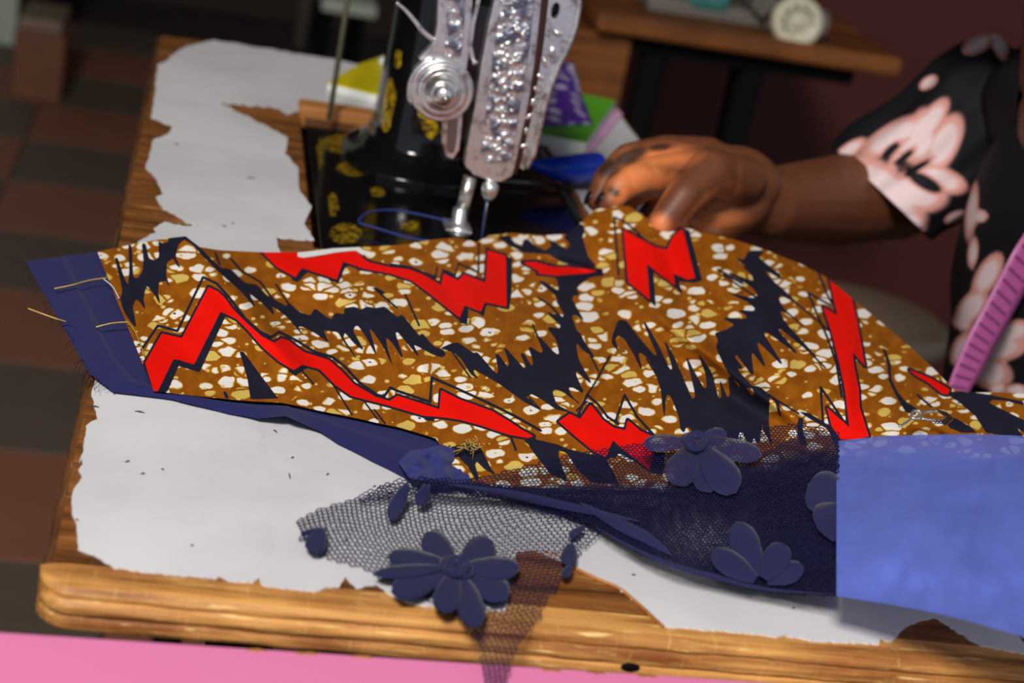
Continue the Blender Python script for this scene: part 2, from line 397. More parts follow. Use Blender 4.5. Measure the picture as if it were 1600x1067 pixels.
# front edge: three worn ridges, run along the near edge
prof0 = [(.013,.00008),(.004,.0001),(0,.0001),(-.003,-.0004),(-.0052,-.0017),(-.0062,-.0034),(-.0059,-.0045),(-.0052,-.0051),(-.0064,-.0058),(-.0076,-.0075),(-.0078,-.0095),(-.0072,-.0112),(-.0062,-.0119),(-.0073,-.0126),(-.0079,-.0145),(-.0072,-.0172),(-.0045,-.0187),(.002,-.019)]
pr = [tuple(p) for p in catmull(prof0, 46)]; V = []; F = []; nx = 190
for i, x in enumerate(np.concatenate([-.0045+.0145*np.linspace(0,1,30)**2, np.linspace(.0105, W+.03, nx-30)])):
    cn = min(1, (x+.0045)/.0145); s_ = math.sqrt(max(0, 1-(1-cn)**2))
    for (y, z) in pr:
        nn = noise.noise(Vector((x*40, y*900, z*900)))*.0007+noise.noise(Vector((x*300, z*400, 3)))*.0003
        V.append((x, .0095+(y-.0095)*s_+nn*(z < -.001), T+z*(.97+.03*s_)+(nn*.4-.0002)*(z < -.001)))
k = len(pr)
for i in range(nx-1):
    for j in range(k-1): F.append([i*k+j, i*k+j+1, (i+1)*k+j+1, (i+1)*k+j])
mesh('front_edge', V, F, M['edge'], tb)
V = []; F = []; ny = 200
for i, y in enumerate(np.linspace(.0088, D, ny)):
    ed = math.sqrt(max(.05, 1-max(0, (-1-y)/.013)**2))
    for j, t in enumerate(np.linspace(0, 1, 9)):
        ang = math.pi/2*(1-2*t); nn = noise.noise(Vector((y*60, t*5, 3)))*.002
        V.append(((-.0045*math.cos(ang)+nn+.0005)*ed+.004*(1-ed), y, T-.0095+.0098*math.sin(ang)+nn*.2-.0004))
for i in range(ny-1):
    for j in range(8): F.append([i*9+j, (i+1)*9+j, (i+1)*9+j+1, i*9+j+1])
mesh('side_edge', V, F, M['sidewood'], tb)
# laminate sheet, traced with its torn border
def cr(ox, oy, sc, P): return [(ox+x/sc, oy+y/sc) for x, y in P]
far = cr(0,0,2.668, [(890,165),(830,180),(780,190),(740,210),(690,255),(660,270),(650,330),(640,430),(630,490),(720,525),(700,560),(640,580),(625,640),(605,700),(650,740),(680,810),(650,820),(680,870),(730,890),(780,930),(840,940),(760,940),(690,925),(640,950),(650,970),(600,990),(575,1005)])
lft = [(190,430),(170,520)]+cr(0,350,2.668, [(400,630),(380,700),(405,810),(360,840),(345,950),(330,1000)])
bot = cr(0,700,2.9065, [(370,30),(375,70),(355,100),(370,130),(330,200),(325,300),(350,350),(355,455),(440,490),(520,540),(700,565),(770,570),(980,590),(1000,580),(1040,600),(1150,610),(1175,590),(1190,620),(1337,640)])
bot += cr(400,680,2.756, [(270,668),(310,650),(360,650),(385,605),(430,655),(520,642),(590,690)])+[(650,944),(740,952),(790,955),(800,900)]
bot += cr(800,680,2.756, [(20,500),(100,490),(250,560),(450,650),(540,720),(650,820),(900,840),(1140,866),(1180,855),(1323,880)])
bot += cr(1180,600,2.2857, [(110,897),(200,915),(320,921),(440,927),(450,905),(470,918),(490,915),(545,860),(640,830),(700,868),(800,930),(960,960)])+[(1636,1000)]
rgt = [tuple(proj_v([(W-.002, .02, T)])[0]), tuple(proj_v([(W-.001, .97, T)])[0]), (958,166)]
hole = [tuple(proj_v([(SX1+.003, SY1+.004, T)])[0]), (640,196)]+[(472,157),(467,174),(450,178),(431,167),(341,160),(375,176),(405,191),(450,214),(446,240),(465,262),(469,300),(487,322),(476,349),(491,375),(431,371),(436,388),(445,402),(490,412)]+[tuple(proj_v([(SX0+.1, SY0-.01, T)])[0]), tuple(proj_v([(SX1+.003, SY0-.01, T)])[0]), tuple(proj_v([(SX1+.006, .6, T)])[0])]
L1 = ragged(far+lft+bot+rgt, 5, 1.2); L2 = ragged(hole, 5, 1.2)
P1 = onz_v(L1, np.full(len(L1), .0008)); P2 = onz_v(L2, np.full(len(L2), .0008))
prism('laminate', P1, (0, 0, -.0007), M['lam'], tb, [P2])
tube('laminate_core_edge', catmull([onz(x, y, .0006) for x, y in ((850,862),(880,872),(893,884),(930,903),(966,918),(998,944),(1022,966),(1036,979))], 40), .0008, M['strip'], tb, 6)
v, f = ell_vf((.2345,-.0080,T-.0128), (.0042,.0008,.0022), 6, 12); mesh('ink_stain', v, f, M['iron'], tb)
# raised wooden strip at the far end of the cut-out
q = onz(472, 158); box('wood_strip', (SX0, .786, T-.012), (.215, .812, T+.0065), M['strip'], tb, .002)
# treadle stand below
for (x, y) in ((.08,.09),(.34,.09),(.08,.9),(.34,.9)):
    tube('leg', [(x, y, T-.02), (x+(.01 if x < .2 else -.01), y+.02, .5), (x-.01, y, .2), (x, y-.02, 0)], [.016,.014,.014,.022], M['iron'], tb, 10)
for y in (.09, .9):
    tube('rail', [(.06, y, T-.03), (.36, y, T-.03)], .012, M['iron'], tb, 8)
tube('rail', [(.21, .09, T-.1), (.21, .9, T-.1)], .012, M['iron'], tb, 8)
box('treadle', (.1, .3, .1), (.36, .7, .125), M['iron'], tb, .005)
tube('rail', [(.08, .09, .115), (.08, .9, .115)], .012, M['iron'], tb, 8)
tube('rail', [(.34, .09, .14), (.34, .9, .14)], .012, M['iron'], tb, 8)
# pink table close to the camera
pt = thing('pink_table', (.2, -.2, 0), 'smooth pink table top in front of the worn sewing table', 'table')
e0 = onz(0, 988, -.002); e1 = onz(1130, 1062, -.002); dv = (e1-e0)/(e1[0]-e0[0])
pa = e0-dv*.35; pb = e0+dv*.75
prism('top', [pa, pb, pb+np.array((0,-.16,0)), pa+np.array((0,-.16,0))], (0, 0, -.018), M['pink'], pt, bev=.001)
for px in (400, 478, 860, 930, 1010, 565):
    c = onz(px, 988+px*.0655+2, -.0022); bmv = ragged([(c[0]-.004, c[1]-.0012), (c[0]+.004, c[1]-.0012), (c[0]+.003, c[1]+.0003), (c[0]-.003, c[1]+.0003)], .002, .0006)
    prism('chipped_spot', [(x, y, T-.0021) for x, y in bmv], (0, 0, .0004), M['strip'], pt)
for x in (-.05, .55):
    for y in (-.165,): box('leg', (x-.02, y-.02, 0), (x+.02, y+.02, T-.02), M['legwood'], pt, .002)
# lint specks and loose snips on the laminate
specks = [(148,635,14),(218,643,16),(430,673,8),(199,721,8),(223,740,7),(254,733,5),(457,715,5),(452,742,12),(512,741,5),(392,278,14),(585,760,5),(990,898,6),(1240,950,5),(300,560,3),(276,225,8),(350,353,7),(364,349,5),(120,812,5),(300,852,5),(540,845,4)]
LB = ['dark fibre snip at the torn left laminate edge, just below the navy cloth border', 'long flat snip on the laminate a little below the corner of the navy border', 'tiny snip on the laminate close under the middle of the navy lining edge', 'leftmost of three lint specks together on the near left laminate', 'middle and lowest of three lint specks on the near left laminate', 'rightmost of three lint specks together on the near left laminate', 'small curled snip directly above the thin upright hair on the laminate', 'thin upright hair snip on the white laminate left of the lace', 'speck between the upright hair and the top of the lace net', 'brown crumb in the middle of the far laminate, left of the machine bed', 'speck beside the upper edge of the lace net, below the navy lining', 'speck on the laminate strip between dark lace and bare wood wedge', 'speck at the right of the laminate strip, near the shadow of the blue cloth', '', 'greyish speck on the far laminate beside the torn notch at its left edge', 'left one of two close specks just behind the printed cloth', 'right one of two close specks just behind the printed cloth', 'speck beside the left torn edge near the front corner of the table', 'lone speck on the laminate near the front wooden edge, left of the lace', 'speck on the laminate under the lace net, beside its heart shaped patch']
for (px, py, ln), lb in zip(specks, LB):
    if (px, py) == (300, 560): continue
    ang = random.uniform(-.5, .9) if (px, py) != (452, 742) else 1.4
    a_ = onz(px-ln/2*math.cos(ang), py-ln/2*math.sin(ang)*.6, .0013); b_ = onz(px+ln/2*math.cos(ang), py+ln/2*math.sin(ang), .0013); m_ = (a_+b_)/2+np.array((.0001,.0002,.0002))
    o = tube('lint_snip', [a_, m_, b_], [.00012,.00034,.00014], M['lint'], None, 5)
    o.data.transform(__import__('mathutils').Matrix.Translation(-Vector(m_))); o.location = m_
    tag(o, lb, 'lint', 'lint snips on the white laminate')

# ------------------------------------------------------------------ sewing machine
YF = .5054
sm = thing('sewing_machine', (.22, .63, T-.02), 'black sewing machine with gold decals and embossed silver head plates', 'sewing machine')
o = box('bed', (SX0+.005, SY0+.003, T-.05), (SX1-.004, .782, T-.0015), M['japan'], sm, .004)
bm = bmesh.new(); bm.from_mesh(o.data)
bmesh.ops.subdivide_edges(bm, edges=bm.edges[:], cuts=60, use_grid_fill=True); bm.to_mesh(o.data); bm.free()
V = np.array([v.co[:] for v in o.data.vertices])+np.array(sm.location)
P = proj_v(V); bl = np.full(len(V), 0.)
for cx, cy, rx, ry in ((540,225,60,24),(555,262,45,20),(540,365,40,26),(520,320,16,30),(640,352,24,14),(500,240,10,40),(590,300,20,14)):
    bl = np.maximum(bl, 1.1-((P[:,0]-cx)/rx)**2*.6-((P[:,1]-cy)/ry)**2*.6)
fattr(o, 'gold', np.clip(bl*.62, 0, .53))
tube('bed_rim', [(SX1-.006, SY0+.01, T+.0005), (SX1-.006, .6, T+.0005), (SX1-.006, .775, T+.0005)], .0022, M['steel'], sm)
tube('bed_rim', [onz(760,281,.002), onz(840,287,.002), onz(930,296,.002)], .0015, M['steel'], sm)
prism('needle_plate', [(.212,.478,T-.001),(.256,.478,T-.001),(.256,.503,T-.001),(.212,.503,T-.001)], (0,0,.0015), M['steel'], sm, bev=.0005)
# pillar: rounded black casting, flared at its base, gold decals
V = []; F = []; levels = [(0,.060,.074),(.004,.060,.074),(.008,.056,.07),(.013,.047,.062),(.02,.042,.056),(.03,.0395,.053),(.06,.038,.051),(.1,.037,.05),(.14,.0375,.051),(.17,.041,.056),(.2,.045,.058),(.235,.045,.058),(.25,.04,.052),(.256,.026,.04)]
lv = []
for a_, b_ in zip(levels[:-1], levels[1:]):
    for t in np.linspace(0, 1, 6, endpoint=False): lv.append([a_[i]*(1-t)+b_[i]*t for i in range(3)])
lv.append(levels[-1]); kk = 96
for z, rx, ry in lv:
    for j in range(kk):
        q = 2*math.pi*j/kk; cx_, sy_ = math.cos(q), math.sin(q); e = 2/2.6
        V.append((.208+rx*math.copysign(abs(cx_)**e, cx_), .694+ry*math.copysign(abs(sy_)**e, sy_), T-.0015+z))
for i in range(len(lv)-1):
    for j in range(kk): F.append([i*kk+j, i*kk+(j+1)%kk, (i+1)*kk+(j+1)%kk, (i+1)*kk+j])
F.append([(len(lv)-1)*kk+j for j in range(kk)])
pil = mesh('pillar', V, F, M['japan'], sm)
V = np.array(V); P = proj_v(V); g = np.zeros(len(V))
for cx, cy, rx, ry in ((668,183,11,20),(675,205,9,16),(661,175,8,9),(609,150,9,26),(603,185,8,20),(622,92,5,14)):
    g = np.maximum(g, 1.25-((P[:,0]-cx)/rx)**2*.62-((P[:,1]-cy)/ry)**2*.62)
g = np.where(V[:,1] < .72, g, 0); fattr(pil, 'gold', np.clip(g, 0, 1))
# arm over the bed, head casting, hand wheel
V = []; F = []; sec = [(.515,.036,.155,.245),(.53,.04,.15,.25),(.57,.036,.152,.245),(.62,.036,.156,.242),(.66,.04,.155,.245),(.76,.04,.155,.245),(.775,.03,.165,.235)]
for y, hw, z0, z1 in sec:
    for j in range(24):
        q = 2*math.pi*j/24; V.append((.215+hw*math.copysign(abs(math.cos(q))**.7, math.cos(q)), y, T+(z0+z1)/2+(z1-z0)/2*math.copysign(abs(math.sin(q))**.7, math.sin(q))))
for i in range(len(sec)-1):
    for j in range(24): F.append([i*24+j, i*24+(j+1)%24, (i+1)*24+(j+1)%24, (i+1)*24+j])
F.append(list(range(24))); F.append([(len(sec)-1)*24+j for j in range(24)])
mesh('arm', V, F, M['japan'], sm)
box('head_casting', (.198, YF+.012, T+.058), (.262, .565, T+.245), M['japan'], sm, .006)
hw = lathe('hand_wheel', [(-.01,.02),(-.01,.06),(-.008,.068),(0,.071),(.008,.068),(.01,.06),(.01,.02)], (.215,.815,T+.21), (0,1,0), M['japan'], sm, 40)
tube('wheel_shaft', [(.215,.76,T+.21),(.215,.83,T+.21)], .012, M['steel'], sm, 12)
tube('drive_belt', [(.147,.818,T+.215), onz(514,188,.004)], .0022, M['belt'], sm, 8)
tube('drive_belt', [(.192,.80,T+.15), onz(586,206,.012)], .0022, M['belt'], sm, 8)
# silver head plates (outlines lie in the upright plane of the machine's left end)
def pl(P, Y): return [ony(x, y, Y) for x, y in P]
def plate(name, P, Y, th, mat, holes=(), bev=.0012):
    return prism(name, pl(P, Y), (0, th, 0), mat, sm, [pl(h, Y) for h in holes], bev)
up = lambda P, dx=0: P
fp = plate('face_plate', [(779,-60),(853,-60),(848,0),(840,80),(828,160),(815,225),(806,262),(800,276),(784,285),(764,283),(742,274),(727,262),(731,225),(741,170),(752,100),(763,40),(772,0)], YF, .014, M['chrome'])
plate('embossed_panel', [(796,-60),(840,-60),(836,0),(827,80),(816,150),(806,210),(799,252),(770,256),(752,250),(756,200),(764,140),(773,70),(782,0)], YF-.0012, .002, M['emboss'])
plate('dark_groove', [(853,-60),(862,-60),(856,0),(848,70),(838,130),(826,200),(814,255),(806,274),(802,272),(812,225),(826,160),(838,80),(846,0)], YF-.001, .012, M['brownmetal'])
th_ = [(862+7*math.cos(t)+6, 17+15*math.sin(t)) for t in np.linspace(0, 2*math.pi, 18, endpoint=False)]
th_ = [(868+6.5*math.cos(t)-.12*15*math.sin(t), 17+13*math.sin(t)) for t in np.linspace(0, 2*math.pi, 18, endpoint=False)]
plate('thread_guard', [(862,-60),(898,-60),(904,-20),(905,10),(901,38),(892,68),(876,98),(863,130),(852,165),(843,205),(836,238),(828,258),(818,266),(812,262),(818,230),(828,195),(838,140),(849,70),(857,0)], YF+.001, .006, M['chrome'], [th_])
tube('guard_rim', pl([(899,-60),(905,-15),(904,12),(899,40),(889,70),(873,101),(860,134),(850,168),(841,206),(833,240),(822,262)], YF), .0022, M['chrome'], sm, 8)
# raised leaf ornament on panel and guard
V = []; F = []
def orn(px, py, r, Y, el=1.6):
    global V, F
    c = ony(px, py, Y); an = random.uniform(0, math.pi); ca, sa = math.cos(an), math.sin(an)
    Mx = np.array([[ca,0,-sa],[0,1,0],[sa,0,ca]])
    v, f = ell_vf(c, (r*el, r*.7, r), 6, 8, len(V), Mx); V += v; F += f
for (x0, y0, x1, y1) in ((812,-20,797,45),(806,45,796,90),(800,80,790,125),(795,120,782,165),(788,170,778,200),(782,205,776,240)):
    for t in range(11):
        u = random.random(); sp_ = 17 if y0 < 120 else 14
        orn(x0+(x1-x0)*u+random.uniform(-sp_, sp_), y0+(y1-y0)*u, random.uniform(.0009, .0019), YF-.0014, random.uniform(1.2, 2.2))
mesh('leaf_relief', V, F, M['chrome'], sm)
V = []; F = []
for (x, y) in ((876,52),(866,80),(856,98),(848,120),(842,140),(836,160),(830,182),(826,205),(822,228)): orn(x-4, y, .0017, YF-.0002, 1.9)
mesh('bead_relief', V, F, M['chrome'], sm)
# tension side
plate('tension_bracket', [(690,-60),(742,-60),(739,0),(736,45),(732,90),(728,120),(724,160),(722,200),(718,235),(708,250),(697,246),(691,225),(692,190),(664,178),(645,160),(641,130),(648,108),(660,96),(653,93),(666,80),(679,64),(683,40),(684,0)], YF-.006, .008, M['chrome'])
plate('bracket_inlay', [(701,-60),(731,-60),(728,0),(725,50),(721,88),(708,92),(694,86),(698,40),(699,0)], YF-.0072, .002, M['emboss'])
plate('bracket_arm_inlay', [(700,186),(716,186),(714,215),(710,238),(702,240),(698,225)], YF-.0068, .001, M['steel'])
c = ony(690, 140, YF-.006)
lathe('tension_disc', [(0,.0205),(.003,.0205),(.0038,.0185),(.003,.0175),(.0045,.0165),(.006,.0158),(.0062,.0135),(.0055,.0125),(.009,.0115),(.0125,.0095),(.0145,.0075)], c, (0,-1,0), M['chrome'], sm, 40)
lathe('tension_nut', [(.0135,.0072),(.0165,.0068),(.0185,.0055),(.02,.0035),(.0204,.0)], c, (.0,-1,.0), M['chrome'], sm, 24)
lathe('tension_stud', [(.0195,.0028),(.0225,.0026),(.023,.001)], c+np.array((.001,0,-.0015)), (0,-1,0), M['steel'], sm, 12)
tube('disc_spring', [c+np.array((-.021*math.cos(t)*1.02, -.002, .021*math.sin(t))) for t in np.linspace(-.6, 1.2, 14)], .0014, M['chrome'], sm, 6)
tube('check_lever', catmull(pl([(619,4),(632,14),(648,32),(662,50),(679,64)], YF-.004), 16), np.linspace(.0009, .0019, 16), M['chrome'], sm, 8)
lathe('lever_tip', [(-.001,.0),(-.0006,.0011),(.0006,.0011),(.001,.0)], ony(622,6,YF-.004), (1,0,0), M['chrome'], sm, 10)
plate('take_up_lever', [(750,-60),(757,-60),(751,0),(742,40),(738,72),(742,92),(748,98),(744,101),(736,94),(731,76),(734,45),(744,0)], YF-.003, .0015, M['chrome'], bev=.0004)
lathe('lever_screw', [(0,.0016),(.002,.0016),(.0024,.001)], ony(741,97,YF-.004), (0,-1,0), M['chrome'], sm, 10)
# presser bar and needle bar
yp = .515
lathe('presser_bar', [(0,.0046),(.03,.0046)], ony(735,276,yp)+np.array((0,0,0)), tuple(ony(720,338,yp)-ony(735,276,yp)), M['chrome'], sm, 14)
a_ = ony(720,325,yp); b_ = ony(717,346,yp); lathe('presser_clamp', [(0,.0045),(.0005,.0052),(np.linalg.norm(b_-a_),.0052),(np.linalg.norm(b_-a_)+.001,.0075),(np.linalg.norm(b_-a_)+.0025,.0078),(np.linalg.norm(b_-a_)+.003,.004)], a_, tuple(b_-a_), M['chrome'], sm, 18)
v, f = ell_vf(ony(717,359,yp-.002), (.009,.009,.006), 10, 18); mesh('presser_screw', v, f, M['chrome'], sm)
prism('presser_foot', [(.208,.505,T+.004),(.226,.505,T+.004),(.226,.53,T+.004),(.208,.53,T+.004)], (0,0,.002), M['chrome'], sm, bev=.0006)
lathe('needle_bar', [(0,.0034),(.02,.0034)], ony(778,255,YF+.004), tuple(ony(767,290,YF+.004)-ony(778,255,YF+.004)), M['steel'], sm, 12)
a_ = ony(768,284,YF); lathe('needle_clamp', [(0,.003),(.002,.0055),(.006,.0058),(.0095,.0048),(.013,.0024)], a_, tuple(ony(763,310,YF)-a_), M['chrome'], sm, 16)
tube('needle', [ony(763,306,YF), ony(752,376,YF)], [.0009,.0006], M['steel'], sm, 6)
tube('needle_thread', catmull(pl([(762,300),(756,340),(753,372),(752,380)], YF-.002), 10), .0005, M['thread_blue'], sm, 5)
tube('hanging_thread', catmull([onz(560,345,.004), onz(575,332,.006), onz(610,328,.006), onz(650,334,.006), onz(690,343,.006), onz(715,350,.006)], 24), .0007, M['thread_blue'], sm, 5)
tube('hanging_thread', catmull([onz(560,348,.004), onz(600,360,.003), onz(640,372,.003), onz(680,378,.003)], 20), .0007, M['thread_blue'], sm, 5)

# ------------------------------------------------------------------ things at the back of the sewing table
def slab_thing(name, label, cat, P, z0, th, cover, pages='paper', zt_=.0015):
    pts = [onz(x, y, z0) for x, y in P]; c = sum(pts)/len(pts)
    r = thing(name, c, label, cat)
    prism('pages', pts, (0, 0, th), M[pages], r)
    prism('cover', [p+np.array((0,0,th)) for p in pts], (0, 0, zt_), cover, r)
    return r
slab_thing('yellow_booklet', 'yellow covered booklet with white page edges behind the black machine', 'book', [(511,141),(600,163),(640,100),(607,96),(560,112)], .001, .0058, M['yellow'])
v, f = ell_vf(onz(601,97,.012), (.006,.006,.005)); o = mesh('white_bobbin_knob', v, f, M['paper'], None, loc=tuple(onz(601,97,.012))); tag(o, 'small whitish knob lying on the far corner of the yellow booklet', 'knob')
slab_thing('green_booklet', 'green covered booklet with thick white page edges beside the blue sheath', 'book', [(822,222),(913,240),(959,174),(880,158)], .001, .009, M['green'])
c0 = onz(880,175,.012)
V = []; F = []; n = 14
A_, B_, C_, D_ = [onz(x, y, .013) for x, y in ((836,196),(926,194),(885,150),(850,150))]
for i in range(n+1):
    for j in range(n+1):
        u, v_ = i/n, j/n; p = (A_*(1-u)+B_*u)*(1-v_)+(D_*(1-u)+C_*u)*v_
        V.append(p+np.array((0,0,.03*v_**1.3+.008*math.sin(math.pi*u)*math.sin(math.pi*v_)+.003*noise.noise(Vector((u*5, v_*5, 1))))))
for i in range(n):
    for j in range(n): F.append([i*(n+1)+j, (i+1)*(n+1)+j, (i+1)*(n+1)+j+1, i*(n+1)+j+1])
o = mesh('purple_packet', V, F, M['purple'], None, loc=tuple(A_)); solid(o, .002); tag(o, 'crumpled purple and white film packet resting on the green booklet', 'packet')
V = [onz(x, y, h) for x, y, h in ((912,240,.0015),(922,243,.0015),(973,180,.0015),(962,160,.012),(958,166,.011))]
o = prism('lilac_slip', V[:3]+[onz(962,168,.0015)], (0,0,.0008), M['lilac'], None); tag(o, 'thin lilac paper slip along the right side of the green booklet', 'paper')
# blue sheath: tapered hollow plastic blade cover
V = []; F = []
ax = catmull([onz(829,256,.018), onz(858,262,.018), onz(890,264,.018), onz(920,262,.017), onz(940,262,.016)], 22); wd = np.interp(np.linspace(0,1,22), [0,.12,.35,.6,.9,1], [.003,.006,.0125,.015,.0155,.0125])
for i, p in enumerate(ax):
    for j in range(16):
        q = 2*math.pi*j/16; V.append(p+np.array((-.3*wd[i]*math.cos(q)*.5, wd[i]*math.cos(q)*.9, wd[i]*math.sin(q)*.75)))
for i in range(21):
    for j in range(16): F.append([i*16+j, i*16+(j+1)%16, (i+1)*16+(j+1)%16, (i+1)*16+j])
F.append(list(range(16))); F.append([21*16+j for j in range(16)])
o = mesh('blue_sheath', V, F, M['blue'], None, loc=tuple(ax[10])); tag(o, 'glossy blue tapered plastic sheath lying between machine and hand', 'sheath')

# ------------------------------------------------------------------ second sewing table and machine behind
Y2 = 1.6; t2 = thing('sewing_table', (.72, 2., 0), 'dark brown wooden sewing table carrying the teal machine at the back', 'table')
qa = ony(935,30,Y2); qb = ony(1385,112,Y2); zt2 = (qa[2]+qb[2])/2+.014
box('board', (qa[0], Y2, zt2-.026), (qb[0]+.02, Y2+.62, zt2), M['bgwood'], t2, .006)
box('front_rail', (qa[0]+.03, Y2+.03, zt2-.05), (qb[0]-.03, Y2+.05, zt2-.027), M['iron'], t2, .003)
for x in (.63, .765):
    tube('leg', [(x-.01, Y2+.05, zt2-.03), (x-.012, Y2+.06, .5), (x-.03, Y2+.07, .2), (x-.03, Y2+.06, 0)], [.02,.018,.018,.03], M['iron'], t2, 10)
for x in (.61, .88):
    tube('leg', [(x, Y2+.5, zt2-.03), (x, Y2+.5, .3), (x, Y2+.5, 0)], [.018,.016,.025], M['iron'], t2, 10)
tube('rail', [(.6, Y2+.06, .3), (.78, Y2+.06, .3)], .012, M['iron'], t2); tube('rail', [(.6, Y2+.06, .5), (.78, Y2+.06, .46)], .012, M['iron'], t2)
box('drawer', (qa[0]-.055, Y2+.02, zt2-.15), (qa[0]+.055, Y2+.35, zt2-.03), M['bgwood'], t2, .004)
m2 = thing('sewing_machine', (.72, 1.72, zt2), 'teal and grey sewing machine with a cream hand wheel on the back table', 'sewing machine')
box('bed', (.6, 1.66, zt2+.0005), (.80, 2.05, zt2+.022), M['grey'], m2, .005)
box('base_cover', (.652, 1.655, zt2+.012), (.712, 1.8, zt2+.075), M['teal'], m2, .012)
box('pillar', (.655, 1.72, zt2+.02), (.71, 1.8, zt2+.27), M['teal'], m2, .016)
box('arm', (.655, 1.72, zt2+.19), (.71, 2.05, zt2+.29), M['teal'], m2, .02)
box('head', (.658, 2.0, zt2+.09), (.706, 2.06, zt2+.28), M['teal'], m2, .01)
box('motor', (.735, 1.64, zt2+.022), (.768, 1.72, zt2+.06), M['grey'], m2, .008)
cw = ony(1247,34,1.62); ax_ = (-.15,-1,.25)
V, F = lathe_vf([(-.024,.006),(-.024,.03),(-.02,.034),(-.004,.034),(0,.031),(.002,.026),(-.001,.024),(-.001,.012),(.003,.01),(.004,.0)], cw, ax_, 32)
mesh('hand_wheel', V, F, M['cream'], m2)
V = []; F = []
for j in range(10):
    q = 2*math.pi*j/10; v, f = ell_vf(cw+np.array((.0185*math.cos(q), -.001, .0185*math.sin(q))), (.0035,.002,.0035), 6, 8, len(V)); V += v; F += f
mesh('wheel_holes', V, F, M['grey'], m2)
box('wheel_bracket', (cw[0]-.05, 1.63, zt2+.02), (cw[0]-.041, 1.66, zt2+.1), M['grey'], m2, .004)
lathe('wheel_cover', [(0,.02),(.02,.02),(.022,.016)], cw+np.array((.022,.02,-.002)), (1,0,0), M['grey'], m2, 20)

# ------------------------------------------------------------------ far left of the room
q0 = onz(52,158,-T); bn = thing('wooden_bench', (q0[0]-.05, q0[1]+.1, 0), 'reddish wooden bench leg with pale top behind left of the sewing table', 'bench')
box('leg', (q0[0]-.055, q0[1], 0), (q0[0]+.06, q0[1]+.09, .16), M['legwood'], bn, .006)
box('leg', (q0[0]-.055, q0[1]+.15, 0), (q0[0]+.06, q0[1]+.2, .16), M['legwood'], bn, .006)
box('seat', (q0[0]-.05, q0[1]+.005, .1605), (q0[0]+.05, q0[1]+.21, .19), M['stool'], bn, .006)
q1 = onz(1,70,-T); o = thing('door_leaf', (q1[0], q1[1], 0), 'pale green door leaf edge standing at the far left', 'door')
box('panel', (q1[0]-.7, q1[1], .0), (q1[0]+.035, q1[1]+.04, 2.0), M['pale'], o, .004)
box('dark_stile', (q1[0]+.036, q1[1]+.005, .0), (q1[0]+.13, q1[1]+.045, 2.0), M['iron'], o, .004)
q2 = onz(392,8,-T); o = lathe('blue_bowl', [(0,.1),(.01,.13),(.12,.2),(.15,.21),(.15,.2),(.02,.12),(.015,0)], q2+np.array((0,.1,.001)), (0,0,1), M['bluebowl'], None, 32)
o.data.transform(__import__('mathutils').Matrix.Translation(-Vector(q2))); o.location = q2; tag(o, 'bright blue plastic bowl on the floor at the back of the room', 'bowl')
q3 = onz(466,75,-T); o = tube('broom_pole', [q3, q3+np.array((.02,.02,1.4))], .022, M['grey'], None, 10); o.data.transform(__import__('mathutils').Matrix.Translation(-Vector(q3))); o.location = q3; tag(o, 'thin grey upright pole standing behind the far table edge', 'pole')
Yb = 3.4; qa = ony(505,-2,Yb); qb = ony(590,14,Yb); o = thing('low_shelf', (qa[0]+.1, Yb, 0), 'low shelf with a pale front board behind the machine, top of picture', 'shelf')
box('board', (qa[0], Yb, qa[2]-.028), (qb[0], Yb+.3, qa[2]), M['pale'], o, .004)
for x in (qa[0]+.02, qb[0]-.03):
    box('leg', (x-.012, Yb+.05, 0), (x+.012, Yb+.25, qa[2]-.029), M['iron'], o, .002)
# beige stool
q4 = onz(1385,505,-.30); st = thing('plastic_stool', (q4[0], q4[1], 0), 'round beige stool seat seen behind the printed cloth', 'stool')
lathe('seat', [(-.03,.0),(-.03,.1),(-.02,.115),(0,.115),(.006,.105),(.006,0)], (q4[0]-.03, q4[1]+.02, q4[2]), (0,0,1), M['stool'], st, 36)
for q in range(4):
    an = q*math.pi/2+.5; tube('leg', [(q4[0]-.03+.08*math.cos(an), q4[1]+.02+.08*math.sin(an), q4[2]-.03), (q4[0]-.03+.12*math.cos(an), q4[1]+.02+.12*math.sin(an), 0)], [.014,.018], M['stool'], st, 8)
